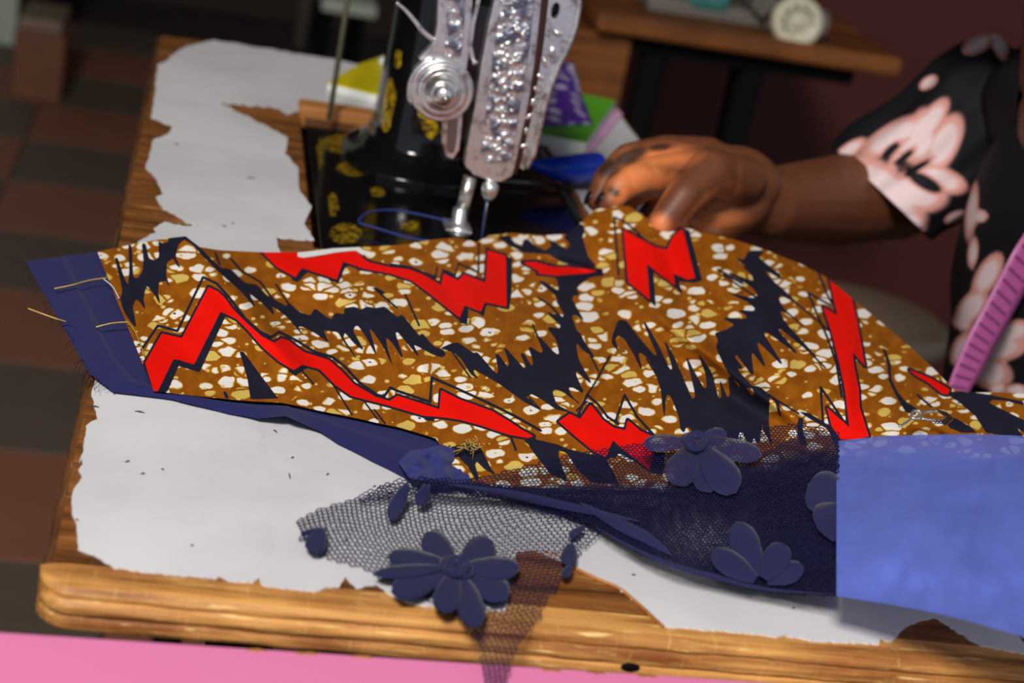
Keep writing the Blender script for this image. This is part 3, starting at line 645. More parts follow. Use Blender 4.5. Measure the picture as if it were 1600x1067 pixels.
# ------------------------------------------------------------------ printed cloth
TL = {1:(20,360,4.103),2:(280,360,4.103),3:(560,360,4.103),4:(840,310,4.103),5:(820,500,4.103),6:(1080,360,4.103),7:(1080,500,4.103),8:(560,540,4.103),9:(1360,540,5.47)}
def tr_(*segs):
    out = []
    for k, P in segs: ox, oy, sc = TL[k]; out += [(ox+x/sc, oy+y/sc) for x, y in P]
    return out
RED = [
 tr_((1,[(848,850),(955,660),(1085,690),(1255,362),(1313,390)]),(2,[(285,425),(340,500),(430,590),(530,680),(610,720),(655,690),(700,705),(800,780),(960,830),(1040,900),(1120,985),(1250,1060)]),
     (8,[(100,325),(200,355),(250,320),(520,408),(530,285),(650,345),(860,420),(960,480),(1050,540),(1125,580),(1085,592),(960,570),(780,510),(650,475),(550,460),(490,455),(420,450),(300,415),(180,380),(0,335)]),
     (2,[(1100,1060),(1000,990),(900,890),(790,860),(735,895),(640,840),(530,745),(440,640),(370,570),(265,520),(95,860),(0,830)]),(1,[(1030,825),(930,1030),(905,1035)])),
 tr_((2,[(515,120),(640,120),(760,140),(800,180),(900,165),(1000,145),(1130,130),(1200,190)]),(3,[(0,160),(70,205),(200,235),(330,250),(420,285),(530,350),(545,275),(640,320),(675,280),(815,335),(828,125),(945,165),(950,490),(810,460),(785,520),(680,480),(650,560),(560,490),(450,400),(340,320),(200,275),(0,240)]),
     (2,[(1200,250),(1050,200),(1010,315),(785,240),(745,300),(620,230)])),
 tr_((3,[(1050,205),(1140,202),(1240,228)]),(4,[(0,418),(100,440),(200,440),(330,455),(405,465),(300,480),(130,495),(0,480)]),(3,[(1160,262)])),
 tr_((4,[(550,200),(620,240),(750,310),(830,330),(870,240),(930,195),(1010,510),(960,520),(870,480),(880,560),(700,420),(720,650),(580,535)])),
 tr_((6,[(885,305),(960,345),(1025,420),(1060,560),(1115,870),(1035,780),(1045,870)]),(7,[(1075,440),(1080,560),(1140,745),(1060,765),(960,765),(900,680),(870,560),(1015,690),(985,440)]),(6,[(950,850),(900,650),(845,490),(940,545),(915,450)])),
 tr_((9,[(330,205),(420,240),(520,280),(680,375),(660,420),(610,410),(500,320),(380,250)])),
 tr_((5,[(215,650),(290,600),(355,635),(420,540),(450,575),(500,640),(570,690),(645,705),(660,640),(740,710),(820,745),(770,770),(790,830),(825,850),(800,960),(720,900),(620,820),(565,770),(520,880),(440,840),(330,750)])),
]
NAVY = [
 tr_((1,[(935,70),(960,85),(1000,75),(1000,55),(1085,30),(1110,45),(1060,90),(1040,170),(1075,240),(1050,220),(1030,175),(990,200),(980,290),(1005,360),(980,320),(935,330),(930,400),(945,475),(910,410),(860,350),(845,390),(835,440),(850,510),(820,460),(790,435),(765,490),(780,560),(790,620),(760,590),(710,510),(690,440),(705,390),(690,310),(655,180),(670,175),(700,270),(740,370),(750,250),(742,95),(760,95),(770,300),(800,310),(835,260),(840,180),(828,85),(850,85),(870,180),(910,195),(940,170)])),
 tr_((2,[(0,35),(45,30),(100,80),(180,160),(260,240),(330,250),(420,340),(500,350),(560,420),(600,440),(690,490),(700,460),(760,520),(840,550),(870,500),(950,560),(980,570),(1000,530),(1060,540),(1060,500),(1120,490),(1170,510),(1200,490),(1260,500),(1313,490)]),
     (3,[(180,500),(250,560),(280,540),(390,680),(410,660),(480,745),(530,760),(560,790),(540,812),(480,795),(380,740),(350,730),(390,815),(330,740),(250,645),(235,660),(290,830),(220,720),(175,680),(180,740),(220,870),(160,740),(90,640),(65,620),(120,810),(50,680),(0,610)]),
     (2,[(1130,610),(1110,640),(1185,770),(1130,730),(1060,650),(1050,690),(1145,830),(1060,720),(1020,650),(950,640),(920,640),(960,720),(880,660),(780,610),(760,620),(795,675),(700,560),(640,510),(590,480),(610,545),(540,470),(440,390),(490,500),(400,390),(330,330),(240,250),(150,160),(90,90),(40,60),(0,60)])),
 tr_((3,[(530,755),(600,725),(640,720),(740,790),(760,780),(880,920),(900,910),(880,790),(900,800),(960,880),(970,850),(930,740),(1070,895),(1075,870),(1040,790),(1060,790),(1110,875),(1125,850),(1090,740),(1170,790),(1190,770),(1150,670),(1270,800),(1290,790),(1270,700),(1210,620),(1290,630),(1300,610),(1200,520),(1313,560)]),
     (4,[(165,765),(170,720),(100,600),(20,520),(140,600),(130,530),(110,500),(170,500),(220,490),(330,480),(410,470),(430,492),(330,505),(245,575),(270,620),(225,620),(220,650),(300,790),(240,740),(215,750),(250,850),(370,1025),(290,970),(250,920),(245,950)]),
     (5,[(345,260),(430,410),(380,370),(330,320),(325,350),(380,470),(310,430),(275,430),(300,490),(360,545),(250,460),(190,440),(175,460),(200,540),(290,590),(200,570),(100,500),(40,470),(20,490),(110,585),(0,490)]),
     (8,[(1090,320),(1180,420),(1050,350),(900,240),(830,200),(740,150),(735,170),(770,215),(720,180),(660,80),(610,40),(540,20)])),
 tr_((5,[(560,110),(600,0),(650,5),(720,100),(835,235),(850,220),(800,110),(760,10),(775,20),(850,150),(930,325),(950,310),(890,120),(960,240),(1070,510),(1095,495),(1085,430),(1030,220),(1090,340),(1150,445),(1170,430),(1160,340),(1110,210),(1200,340),(1240,505),(1265,500),(1250,380),(1300,505)]),
     (7,[(250,480),(240,350),(310,440),(320,420),(250,330),(330,410),(390,490),(410,470),(380,420),(440,430),(500,480),(495,640),(500,720),(520,800),(470,720),(455,660),(450,690),(440,780),(420,790),(400,740),(390,790),(360,790),(330,715),(305,720),(300,770),(200,740),(160,720),(140,745),(40,760)]),
     (5,[(1085,730),(1050,680),(1030,690),(1020,720),(1000,700),(990,620),(940,490),(910,475),(900,510),(895,630),(885,550),(875,450),(830,310),(790,240),(740,205),(725,215),(755,330),(700,220),(640,120),(600,95),(575,120),(600,200),(560,150)])),
 tr_((6,[(370,130),(470,130),(430,170),(450,190),(590,300),(460,255),(530,330),(600,390),(685,470),(570,410),(560,440),(590,500),(740,630),(600,520),(565,515),(600,590),(820,830),(650,690),(570,625),(555,640),(690,800),(570,710),(480,645),(460,660),(600,880),(430,710),(420,730),(480,885),(390,775),(385,800),(400,940),(290,790),(275,810),(330,880),(290,890),(400,1010),(330,1000),(250,930),(220,880),(160,750),(175,700),(150,660),(220,640),(285,605),(200,560),(350,570),(360,545),(300,510),(400,520),(415,500),(350,450),(240,400),(410,440),(430,410),(390,360),(220,260),(400,330),(395,290),(330,230),(370,240),(290,180),(340,190)])),
 tr_((2,[(390,780),(410,778),(520,930),(630,1075),(460,1080),(440,950)])),
 tr_((2,[(285,1035),(300,1035),(315,1075),(300,1078)])),
 tr_((8,[(520,700),(600,650),(700,630),(770,640),(800,690),(850,790),(880,830),(810,790),(760,740),(745,760),(770,850),(760,870),(700,770),(640,710),(595,720),(600,830),(620,880),(560,850)])),
 tr_((5,[(0,780),(40,760),(210,800),(280,830),(370,850),(450,870),(520,900),(560,960),(600,1050),(430,1040),(340,960),(270,850),(215,830),(215,880),(270,1030),(160,980),(60,850),(20,790)])),
 tr_((5,[(565,770),(620,820),(800,960),(825,850),(900,850),(880,990),(820,980),(700,900),(600,850),(580,880),(520,880)])),
 tr_((4,[(690,415),(740,460),(755,690),(720,655)])), tr_((4,[(925,195),(970,205),(1052,525),(1000,538),(900,530),(930,620),(900,590),(870,480),(960,515),(1008,510)])),
 tr_((3,[(945,165),(985,180),(980,400),(965,505),(930,500),(820,470),(800,550),(780,535),(800,455),(945,485)])), tr_((3,[(650,560),(680,475),(705,490),(695,600),(650,590)])),
 tr_((3,[(900,45),(960,30),(1000,80),(1050,105),(1060,60),(1090,60),(1130,100),(1200,130),(1240,100),(1220,60),(1300,100),(1313,165),(1200,150),(1060,140),(960,90)])),
 tr_((4,[(170,250),(250,160),(290,170),(300,215),(285,245),(320,370),(370,430),(345,440),(240,430),(150,405),(60,350),(90,330),(140,300),(190,330),(210,290)])),
 tr_((1,[(820,870),(850,850),(1030,820),(1030,860),(1060,870),(990,1030),(940,1030),(1040,840),(900,850)])),
 tr_((1,[(1040,825),(1060,865),(980,1040),(935,1035)])), tr_((1,[(1165,850),(1313,570),(1313,640),(1190,905),(1040,860),(1035,825)])),
 tr_((2,[(90,858),(265,515),(300,530),(285,570),(130,905),(0,868),(0,830)])),
 tr_((2,[(735,892),(790,855),(850,870),(800,890),(745,930),(700,900)])), tr_((2,[(740,295),(785,235),(830,255),(760,330),(720,315)])), tr_((2,[(1005,312),(1050,195),(1095,215),(1060,240),(1020,335),(960,318)])),
 tr_((9,[(108,30),(125,30),(170,150),(175,280),(230,400),(310,490),(400,540),(380,590),(300,560),(230,440),(160,300),(150,160)])),
 tr_((9,[(660,420),(690,400),(800,390),(1000,420),(1200,460),(1313,490),(1200,470),(1040,460),(1010,490),(1150,560),(1313,640),(1313,740),(1240,690),(1313,790),(1100,760),(990,740),(900,600),(760,480),(700,440)])),
 tr_((9,[(640,640),(720,620),(860,700),(900,740),(780,740),(680,700)])), tr_((9,[(1100,440),(1300,480),(1313,505),(1200,480)])),
 tr_((7,[(690,630),(715,630),(712,700),(740,800),(700,800),(680,720)])), tr_((7,[(500,475),(560,520),(575,620),(560,600),(540,520),(500,490)])), tr_((7,[(700,590),(760,600),(900,690),(990,790),(930,820),(880,700),(760,630)])),
 tr_((8,[(415,440),(440,435),(485,445),(485,480),(430,478)])),
]
LINES = [  # thin printed lines, plus the painted shade of a fold edge: (half width, path)
 (1.6,tr_((1,[(825,765),(930,610),(1055,645),(1220,300),(1313,342)]),(2,[(240,340),(330,440),(420,560),(520,650),(590,685),(640,650),(760,710),(870,780),(980,810),(1060,870),(1160,980),(1280,1060)]),(8,[(90,310),(165,325),(205,268),(250,290),(460,360),(470,205),(600,260),(850,375),(1000,450),(1170,545)]))),
 (1.1,tr_((3,[(200,215),(330,235),(420,270),(495,300),(505,235)]))),(1.1,tr_((3,[(535,250),(620,285),(640,210),(770,270),(772,85)]))),(1.6,tr_((3,[(812,325),(826,110)]))),
 (1.2,tr_((4,[(520,500),(505,300),(490,120),(560,150),(640,215),(700,290)]))),(1.3,tr_((4,[(570,530),(545,200)]))),
 (1.4,tr_((5,[(350,640),(345,600),(400,480),(470,540),(530,620),(600,665)]))),(1.5,tr_((5,[(580,655),(640,480),(720,620),(830,740)]))),(1.2,tr_((5,[(330,580),(400,520)]))),
 (1.3,tr_((6,[(815,270),(880,430),(925,500)]))),(1.3,tr_((6,[(895,480),(750,400),(800,520),(870,680),(930,850),(965,1067)]))),(1.5,tr_((6,[(845,490),(900,650),(950,850),(985,1000)]),(7,[(1000,680),(830,430),(845,660),(880,700)]))),
 (1.0,tr_((7,[(690,600),(560,520),(480,470)]))),(1.1,tr_((8,[(0,660),(100,710)]))),(1.2,tr_((3,[(1165,330),(1230,380),(1300,440)]))),(1.2,tr_((3,[(1150,430),(1230,480),(1310,570)]))),
 (1.2,tr_((2,[(330,180),(400,260),(520,330),(600,440)]))),(1.1,tr_((2,[(620,345),(700,470)]))),(1.2,tr_((2,[(230,140),(260,220)]))),(1.2,tr_((2,[(1260,370),(1313,400)]),(3,[(100,370),(250,500)]))),(1.2,tr_((3,[(300,410),(390,610)]))),
 (1.1,tr_((5,[(50,30),(120,190)]))),(1.2,tr_((5,[(545,230),(440,420),(390,490)]))),(1.3,tr_((8,[(980,590),(1010,670)]))),  # middle path: a fold edge's shade, drawn in as a dark line
 (1.4,tr_((6,[(170,250),(330,340)]))),(1.2,tr_((6,[(500,260),(580,310)]))),(1.2,tr_((9,[(400,420),(520,520)]))),
]
top = [(152,393),(215,380),(262,372),(290,369),(312,386),(345,391),(410,394),(470,394),(520,388),(560,386),(620,383),(680,374),(712,371),(745,378),(765,368),(800,364),(850,368),(885,366),(905,350),(930,328),(955,320),(985,323),(1010,340),(1040,352),(1080,358),(1110,366),(1150,375),(1200,392),(1250,412),(1290,432),(1330,465),(1370,498),(1420,540),(1460,577),(1490,608),(1510,613),(1560,613),(1660,618)]
botm = [(240,611),(300,618),(350,623),(394,627),(438,629),(465,634),(500,642),(530,648),(560,654),(590,661),(625,668),(655,677),(681,685),(690,700),(700,728),(715,748),(740,755),(780,760),(820,762),(860,763),(900,765),(950,766),(1000,768),(1040,770),(1080,768),(1120,764),(1160,758),(1200,752),(1240,745),(1280,740),(1310,735),(1340,730),(1370,725),(1410,722),(1450,720),(1490,718),(1550,716),(1660,716)]
assert len(top) == len(botm)
CTRL = [(152,393,.004),(200,500,.004),(240,611,.004),(290,372,.020),(335,430,.017),(390,500,.011),(450,580,.006),(215,390,.006),(250,470,.006),(290,560,.004),(350,395,.009),(400,430,.007),(470,500,.006),(560,590,.004),(500,395,.012),(600,390,.015),(700,373,.012),(755,376,.005),(600,470,.011),(700,480,.016),(800,500,.012),(860,560,.012),(640,560,.011),(640,640,.005),(700,620,.008),(740,700,.006),(830,395,.006),(850,430,.007),(930,450,.008),(960,322,.0355),(1000,335,.0365),(1040,350,.033),(1080,360,.0315),(985,430,.020),(905,360,.020),(960,470,.014),(1060,500,.022),(1130,570,.022),(1210,630,.018),(1290,690,.012),(1170,390,.030),(1290,440,.026),(1350,480,.020),(1440,560,.014),(1500,615,.018),(1320,600,.026),(1200,500,.028),(940,560,.015),(1030,620,.012),(1100,690,.010),(920,640,.012),(850,700,.006),(1000,760,.004),(1200,750,.004),(1400,720,.014),(1600,700,.022),(1620,615,.03),(1440,660,.022),(700,750,.004),(400,627,.003),(500,640,.003)]
HF = tps([(x, y) for x, y, h in CTRL], np.array([h for x, y, h in CTRL]))
def fold(Q, a, b, amp, wdt):                 # soft ridge along a line
    a = np.array(a, float); b = np.array(b, float); e = b-a; t = np.clip((Q-a) @ e/(e @ e), 0, 1)
    d = np.linalg.norm(Q-a-t[:,None]*e, axis=1); return amp*np.exp(-(d/wdt)**2)*np.sin(math.pi*np.clip(t*.9+.05, 0, 1))
for P in ([(455,560),(490,600)],[(520,600),(550,648)],[(560,615),(590,655)],[(585,640),(602,662)],[(1010,560),(1040,610)],[(905,520),(935,580)],[(1235,520),(1290,575)],[(1240,470),(1300,520)],[(395,450),(430,480)],[(480,395),(505,420)],[(1130,430),(1190,470)],[(870,470),(900,520)],[(700,540),(735,590)]): LINES.append((.9, P))
def H(Q):
    h = HF(Q)
    for a_, b_, am, wd_ in (((300,375),(480,600),.004,16),((330,385),(560,560),-.002,18),((420,400),(640,520),.0025,16),((760,420),(620,640),.0022,24),((870,410),(700,560),-.002,18),((835,400),(960,440),-.004,12),((960,440),(1290,690),.005,12),((930,470),(1240,690),-.004,14),((960,520),(900,650),.003,12),((1150,400),(1250,640),.003,20),((1330,470),(1320,680),.003,16),((1380,520),(1430,690),-.003,14),((1030,370),(1090,520),-.004,16),((1100,380),(1180,520),.003,14),((660,400),(760,540),-.0022,16),((560,420),(700,640),.0018,14)):
        h = h+fold(Q, a_, b_, am*1.25, wd_)
    return np.maximum(h, .0028)
def vnoise(Q, sx, sy, seed=0):
    return np.array([noise.noise(Vector((x/sx, y/sy, seed))) for x, y in Q])
def ruled(A, B, nu, nv, dens=None):
    A = np.asarray(A, float); B = np.asarray(B, float)
    L = np.concatenate([[0], np.cumsum((np.linalg.norm(np.diff(A, axis=0), axis=1)+np.linalg.norm(np.diff(B, axis=0), axis=1))/2)])
    s = np.linspace(0, L[-1], nu)
    a = np.stack([np.interp(s, L, A[:,i]) for i in (0, 1)], 1); b = np.stack([np.interp(s, L, B[:,i]) for i in (0, 1)], 1)
    v = np.linspace(0, 1, nv)
    Q = a[:,None,:]*(1-v)[None,:,None]+b[:,None,:]*v[None,:,None]
    F = [[i*nv+j, i*nv+j+1, (i+1)*nv+j+1, (i+1)*nv+j] for i in range(nu-1) for j in range(nv-1)]
    return Q.reshape(-1, 2), F
def chaikin(p):
    p = np.asarray(p, float); n_ = np.roll(p, -1, 0); return np.stack([p*.86+n_*.14, p*.14+n_*.86], 1).reshape(-1, 2)
gl = onz(500, 560, 0)
gar = thing('printed_garment', tuple(gl), 'brown wax print cloth with red zigzags and navy shapes, half sewn, under the needle', 'cloth')
Q, F = ruled(top, botm, 640, 170)
hh = H(Q)+.0008*vnoise(Q, 70, 40, 3)+.0004*vnoise(Q, 28, 22, 9)
Vp = onz_v(Q, np.maximum(hh, .0044))
pr_ = mesh('printed_panel', Vp, F, M['print'], gar)
red = np.full(len(Q), 60.); dark = np.full(len(Q), 60.)
for p in RED: red = np.minimum(red, psdf(Q, p))
dark = np.minimum(dark, red-3.6)
for k_, p in enumerate(NAVY): dark = np.minimum(dark, psdf(Q, chaikin(p) if k_ < 5 else p)-.7)
for hw_, p in LINES: dark = np.minimum(dark, pdist(Q, p, False)-hw_-.5)
white = psdf(Q, tr_((2,[(758,120),(760,168),(800,175),(900,160),(1010,140),(1130,128),(1180,160),(1210,140),(1130,95),(1000,100),(900,115)])))
fattr(pr_, 'red', red); fattr(pr_, 'dark', dark); fattr(pr_, 'white', white)
vattr(pr_, 'cloth_uv', np.concatenate([Q, np.zeros((len(Q), 1))], 1))
# navy lining: left border and the strip below the print
outer = [(40,408),(75,470),(115,540),(140,585),(176,612),(270,624),(356,646),(405,654),(446,650),(500,674),(527,693),(561,710),(625,743),(680,770)]
inner = [(168,391),(180,430),(199,480),(217,525),(240,572),(270,596),(345,606),(410,613),(450,616),(510,630),(560,640),(630,653),(690,668),(760,700)]
Q, F = ruled(outer, inner, 300, 26)
v_ = np.tile(np.linspace(0, 1, 26), 300)
hl = np.where(v_ > .72, .0016, .0016+.0016*np.sin(v_*math.pi))+np.clip((440-Q[:,0])/400, 0, 1)*.0016*(v_ < .8)+np.exp(-((Q[:,0]-446)/40)**2)*.006*(1-v_)**2+np.clip(.0006*vnoise(Q, 40, 40, 5), -.0004, .001)
hl = np.where(v_ > .45, np.minimum(hl, .0020), hl)
mesh('navy_lining', onz_v(Q, np.maximum(hl, .0012)), F, M['navy'], gar)['label'] = 'plain navy lining border'
Q, F = ruled([(622,722),(640,704),(668,700),(690,694),(712,702),(724,722)], [(640,748),(660,752),(690,756),(712,760),(728,764),(742,764)], 60, 24)
hf = .006+.004*vnoise(Q, 22, 18, 2)+.004*np.sin((Q[:,0]-620)/28)
mesh('lining_flap', onz_v(Q, np.maximum(hf, .0045)), F, M['flap'], gar)['label'] = 'lighter blue crumpled flap of lining'
# gathered stitches, basting threads, frayed ends
for P, m_, r_ in (([(85,451,.007),(110,446,.008),(140,438,.008),(168,434,.0075)],'thread_gold',.00045),([(44,482,.010),(60,488,.010),(85,497,.009),(104,503,.006)],'thread_gold',.00045),([(150,511,.006),(175,505,.008),(202,503,.0075)],'thread_gold',.00045),([(200,503,.0075),(212,520,.007),(222,545,.0062),(226,560,.006)],'thread_gold',.0003),([(162,436,.0075),(176,448,.007),(186,466,.0065)],'paper',.0003)):
    tube('basting_thread', catmull([onz(x, y, h) for x, y, h in P], 14), r_, M[m_], gar, 5)
V = []; F = []
def strand(P, r=.00012):
    global V, F
    v, f = tube_vf(catmull([onz(x, y, h) for x, y, h in P], 8), r, 4, len(V)); V += v; F += f
strand([(45,412,.003),(30,408,.006),(18,414,.007)]); strand([(48,410,.003),(36,398,.005),(20,385,.008)]); strand([(104,503,.006),(120,512,.004),(140,520,.003),(180,515,.004)]); strand([(92,495,.007),(95,508,.006),(120,535,.003)])
for i in range(46):
    t = random.random(); i0 = int(t*4); u = t*4-i0; x = outer[i0][0]*(1-u)+outer[i0+1][0]*u; y = outer[i0][1]*(1-u)+outer[i0+1][1]*u
    strand([(x+3, y, .003), (x-random.uniform(2,7), y+random.uniform(-2,8), .0035), (x-random.uniform(4,14), y+random.uniform(2,18), .003)], .0001)
for i in range(7): strand([(152+i*5, 588+i*4, .002), (147+i*5, 590+i*4.2, .0016), (138+i*7, 583+i*5.5, .0012)], .0001)
tag(mesh('frayed_strands', V, F, M['thread_dark'], gar), kind='stuff')
V = []; F = []
for i in range(26):
    c = onz(737+random.uniform(-16,16), 697+random.uniform(-7,6), .0105+random.uniform(-.002,.001)); a_ = c+rng.normal(0,.0022,3); b_ = c+rng.normal(0,.0022,3)
    v, f = tube_vf([a_, c, b_], .00025, 4, len(V)); V += v; F += f
tag(mesh('stitch_knot', V, F, M['thread_gold'], gar), kind='stuff')
# metal clasp at the right fold
cl = thing('metal_clasp', tuple(onz(1455,655,.036)), 'small silver hook clasp on the printed cloth above the blue cloth', 'clasp')
def zp(x, y, h=.037): return onz(1360+x/5.47, 540+y/5.47, h)
for P, r_ in (([(350,600),(370,560),(420,560),(440,590),(410,620),(360,620),(350,600)],.0009),([(430,600),(470,570),(560,560),(640,575),(660,610),(600,640),(520,635),(440,625)],.0008)):
    tube('ring', catmull([zp(*p) for p in P], 30), r_, M['chrome'], cl, 8)
tube('bar', catmull([zp(350,625), zp(300,660), zp(250,690)], 10), .0006, M['chrome'], cl, 6)
for x in (540, 570, 600): tube('coil', catmull([zp(x-10,640), zp(x,660), zp(x+25,650), zp(x+10,635)], 10), .0006, M['chrome'], cl, 6)
prism('tab', [zp(560,560), zp(650,580), zp(710,635), zp(640,690), zp(600,660), zp(650,620)], (0,0,.001), M['steel'], cl, bev=.0003)

# ------------------------------------------------------------------ lace and sheer cloth
lace = thing('lace_cloth', tuple(onz(900, 830, 0)), 'navy net lace with cloth flower motifs lying along the front of the table', 'lace')
def lh(Q):                                   # height of the lace over the table
    Q = np.asarray(Q, float); x, y = Q[:,0], Q[:,1]
    h = .0022+.010*np.exp(-((y-752)/26)**2)*np.clip((x-560)/80, 0, 1)*np.clip((1000-x)/80, 0, 1)
    base = np.clip(H(Q)+.004, 0, .05); on = np.clip((790-y)/60, 0, 1)*np.clip((x-640)/80, 0, 1)
    h = np.maximum(h, base*on+h*(1-on))
    r = np.clip((x-900)/150, 0, 1); mid = np.exp(-((y-800)/70)**2)
    return h+.008*r*mid+.0045*r+np.clip((x-1200)/100, 0, 1)*.006
def inpoly(Q, poly): return psdf(Q, poly) < 0
def hexnet(name, poly, cx, cy, thick, hoff, seed, warp=5, parent=lace):
    poly = np.array(poly, float); x0, y0 = poly.min(0); x1, y1 = poly.max(0)
    idx = {}; V = []; F = []; C = []
    r = 0; y = y0-cy
    cells = []
    while y < y1+cy:
        x = x0-cx+(cx/2 if r % 2 else 0)
        while x < x1+cx: cells.append((x, y)); x += cx
        y += cy*.75; r += 1
    cells = np.array(cells)
    def wv(P):
        P = np.asarray(P, float); dx = warp*2.2*np.sin(P[:,1]/38+seed)+warp*1.5*np.sin(P[:,0]/90+P[:,1]/60+seed*2); dy = warp*1.6*np.sin(P[:,0]/55+seed)+warp*1.2*np.sin(P[:,0]/120-P[:,1]/45)
        return P+np.stack([dx, dy], 1)
    keep = inpoly(wv(cells), poly)
    for (x, y) in cells[keep]:
        f = []
        for (ax, ay) in ((0,-.5),(.5,-.25),(.5,.25),(0,.5),(-.5,.25),(-.5,-.25)):
            k = (round(2*(x+ax*cx)/cx*2), round((y+ay*cy)/cy*8))
            if k not in idx: idx[k] = len(V); V.append((x+ax*cx, y+ay*cy))
            f.append(idx[k])
        F.append(f)
    Q = wv(np.array(V)); Q = Q+rng.normal(0, .45, Q.shape)
    o = mesh(name, onz_v(Q, lh(Q)+hoff), F, M['net'], parent, False)
    m = o.modifiers.new('wire', 'WIREFRAME'); m.thickness = thick; m.use_even_offset = False; m.use_boundary = True
    tag(o, kind='stuff'); return o
P1_ = [(465,815),(500,796),(545,782),(600,757),(640,747),(720,750),(800,765),(950,790),(932,835),(905,860),(888,895),(862,925),(840,968),(812,1000),(796,1040),(786,1075),(762,1075),(752,1010),(735,975),(680,940),(600,905),(565,884),(540,878),(520,872),(490,860),(472,842)]
hexnet('net', P1_, 8.6, 7.4, .00055, 0, 1, 7)
hexnet('net', [(600,757),(700,748),(800,760),(960,775),(950,800),(860,790),(760,775),(680,768),(560,785)], 6.6, 5.2, .0006, .0015, 4)
P2_ = [(730,752),(800,735),(870,715),(960,700),(1060,684),(1250,662),(1308,676),(1308,930),(1200,924),(1100,899),(1000,864),(930,824),(850,800),(760,772)]
hexnet('net', P2_, 6.6, 5., .0006, .0016, 2)
hexnet('net', [(820,770),(950,760),(1060,765),(1150,745),(1308,700),(1308,930),(1200,922),(1100,897),(1000,862),(930,820)], 6.0, 4.6, .0006, .0030, 6)
# dark sheer underlayer
tA = [(632,750),(700,752),(780,762),(860,757),(950,755),(1050,752),(1120,738),(1200,705),(1260,672),(1310,680)]
tB = [(640,756),(700,768),(780,780),(860,800),(930,826),(1000,867),(1080,897),(1160,917),(1240,928),(1308,932)]
Q, F = ruled(tA, tB, 220, 60); vv = np.tile(np.linspace(0,1,60), 220)
o = mesh('dark_underlayer', onz_v(Q, np.maximum(lh(Q)-.0008+.0012*vnoise(Q, 45, 30, 8), .0018)), F, M['sheer'], lace)
thin = np.exp(-((Q[:,0]-1095)/75)**2-((Q[:,1]-830)/50)**2)*.8+np.exp(-((Q[:,0]-960)/45)**2-((Q[:,1]-785)/14)**2)*.3
edge_ = np.clip(vv/.22, 0, 1)
fattr(o, 'opacity', np.clip((.55+.38*edge_-thin)*np.where(Q[:,0] < 760, .86, 1), 0, 1))
# folded hem along the lower edge and pale folds
def ribbon(name, path, wd, h, mat, parent, n=60):
    P = catmull(path, n); V = []; F = []
    for i, p in enumerate(P):
        t = P[min(i+1,n-1)]-P[max(i-1,0)]; t = t/np.linalg.norm(t); nn = np.array([-t[1], t[0]]); k = math.sin(math.pi*min(1,max(0,i/(n-1)))*.96+.06)
        for s_ in (-1,-.4,.4,1): V.append(p+nn*s_*wd*k)
    Q = np.array(V); F = [[i*4+j, i*4+j+1, (i+1)*4+j+1, (i+1)*4+j] for i in range(n-1) for j in range(3)]
    return mesh(name, onz_v(Q, lh(Q)+h+np.tile([0,.0008,.0008,0], n)), F, mat, parent)
ribbon('fold', [(700,757),(780,768),(860,785),(930,800),(1000,815)], 7, .0042, M['sheer'] if False else M['applique2'], lace)
ribbon('hem', [(930,824),(1000,862),(1060,886),(1120,902),(1200,921),(1306,929)], 4.5, .004, M['applique2'], lace)
ribbon('fold', [(905,785),(960,815),(1010,840),(1050,868)], 10, .0044, M['applique2'], lace)
# cloth flowers
def petal(c, tip, wd, h, mat, parent, base=.12):
    c = np.array(c, float); tip = np.array(tip, float); d = tip-c; L_ = np.linalg.norm(d); n_ = np.array([-d[1], d[0]])/L_
    V = []; F = []; n = 14
    for i in range(n+1):
        t = i/n; u = base+(1-base)*t
        wf = (.34+.66*math.sin(min(1,t/.62)*math.pi/2)) if t < .62 else math.sqrt(max(0, 1-((t-.62)/.38)**2))
        wf = max(wf, .02)
        for j, s_ in enumerate((-1,-.6,-.15,.15,.6,1)):
            V.append(c+d*u+n_*s_*wd*.5*wf+rng.normal(0,.35,2))
    Q = np.array(V); F = [[i*6+j, i*6+j+1, (i+1)*6+j+1, (i+1)*6+j] for i in range(n) for j in range(5)]
    hh_ = lh(Q)+h+np.tile([0,.0003,.0006,.0001,.0005,0], n+1)*np.repeat(np.linspace(1,.5,n+1), 6)
    o = mesh('petal', onz_v(Q, hh_), F, mat, parent); solid(o, .0003, 1); return o
def flower(c, tips, mat, h=.0036, disc=True, wds=None):
    base = np.array(onz(c[0], c[1], 0))
    e = bpy.data.objects.new('flower_motif', None); COL.objects.link(e); e.parent = lace; e.location = Vector(base)-lace.location
    for i, t in enumerate(tips): petal(c, t[:2], (t[2] if len(t) > 2 else 38)*1.14, h+.0004*(i % 3), mat, e)
    if disc:
        V = []; F = []
        for q in np.linspace(0, 2*math.pi*3, 46): r_ = 5+12*q/(6*math.pi); V.append(onz(c[0]+r_*math.cos(q)*1.1, c[1]+r_*math.sin(q)*.95, float(lh([c])[0])+h+.003+.0005*math.sin(q*5)))
        tube('centre_cord', V, .0011, mat, e, 6)
        v, f = ell_vf(onz(c[0], c[1], float(lh([c])[0])+h+.0014), (.0075,.011,.0012), 6, 14); mesh('centre', v, f, mat, e)
    return e
flower((714,886), [(664,834,37),(770,846,40),(812,888,31),(794,932,40),(746,981,37),(690,958,38),(612,926,40),(606,870,32),(584,897,18)], M['applique'])
flower((1088,690), [(1004,694,24),(1052,758,44),(1150,770,46),(1110,770,40),(1190,712,30),(1135,678,24)], M['applique2'], .004)
flower((1190,912), [(1150,816,40),(1112,862,34),(1226,850,38),(1255,886,30)], M['applique2'], .0045, False)
flower((1330,790), [(1262,758,60),(1280,830,60)], M['applique2'], .0045, False)
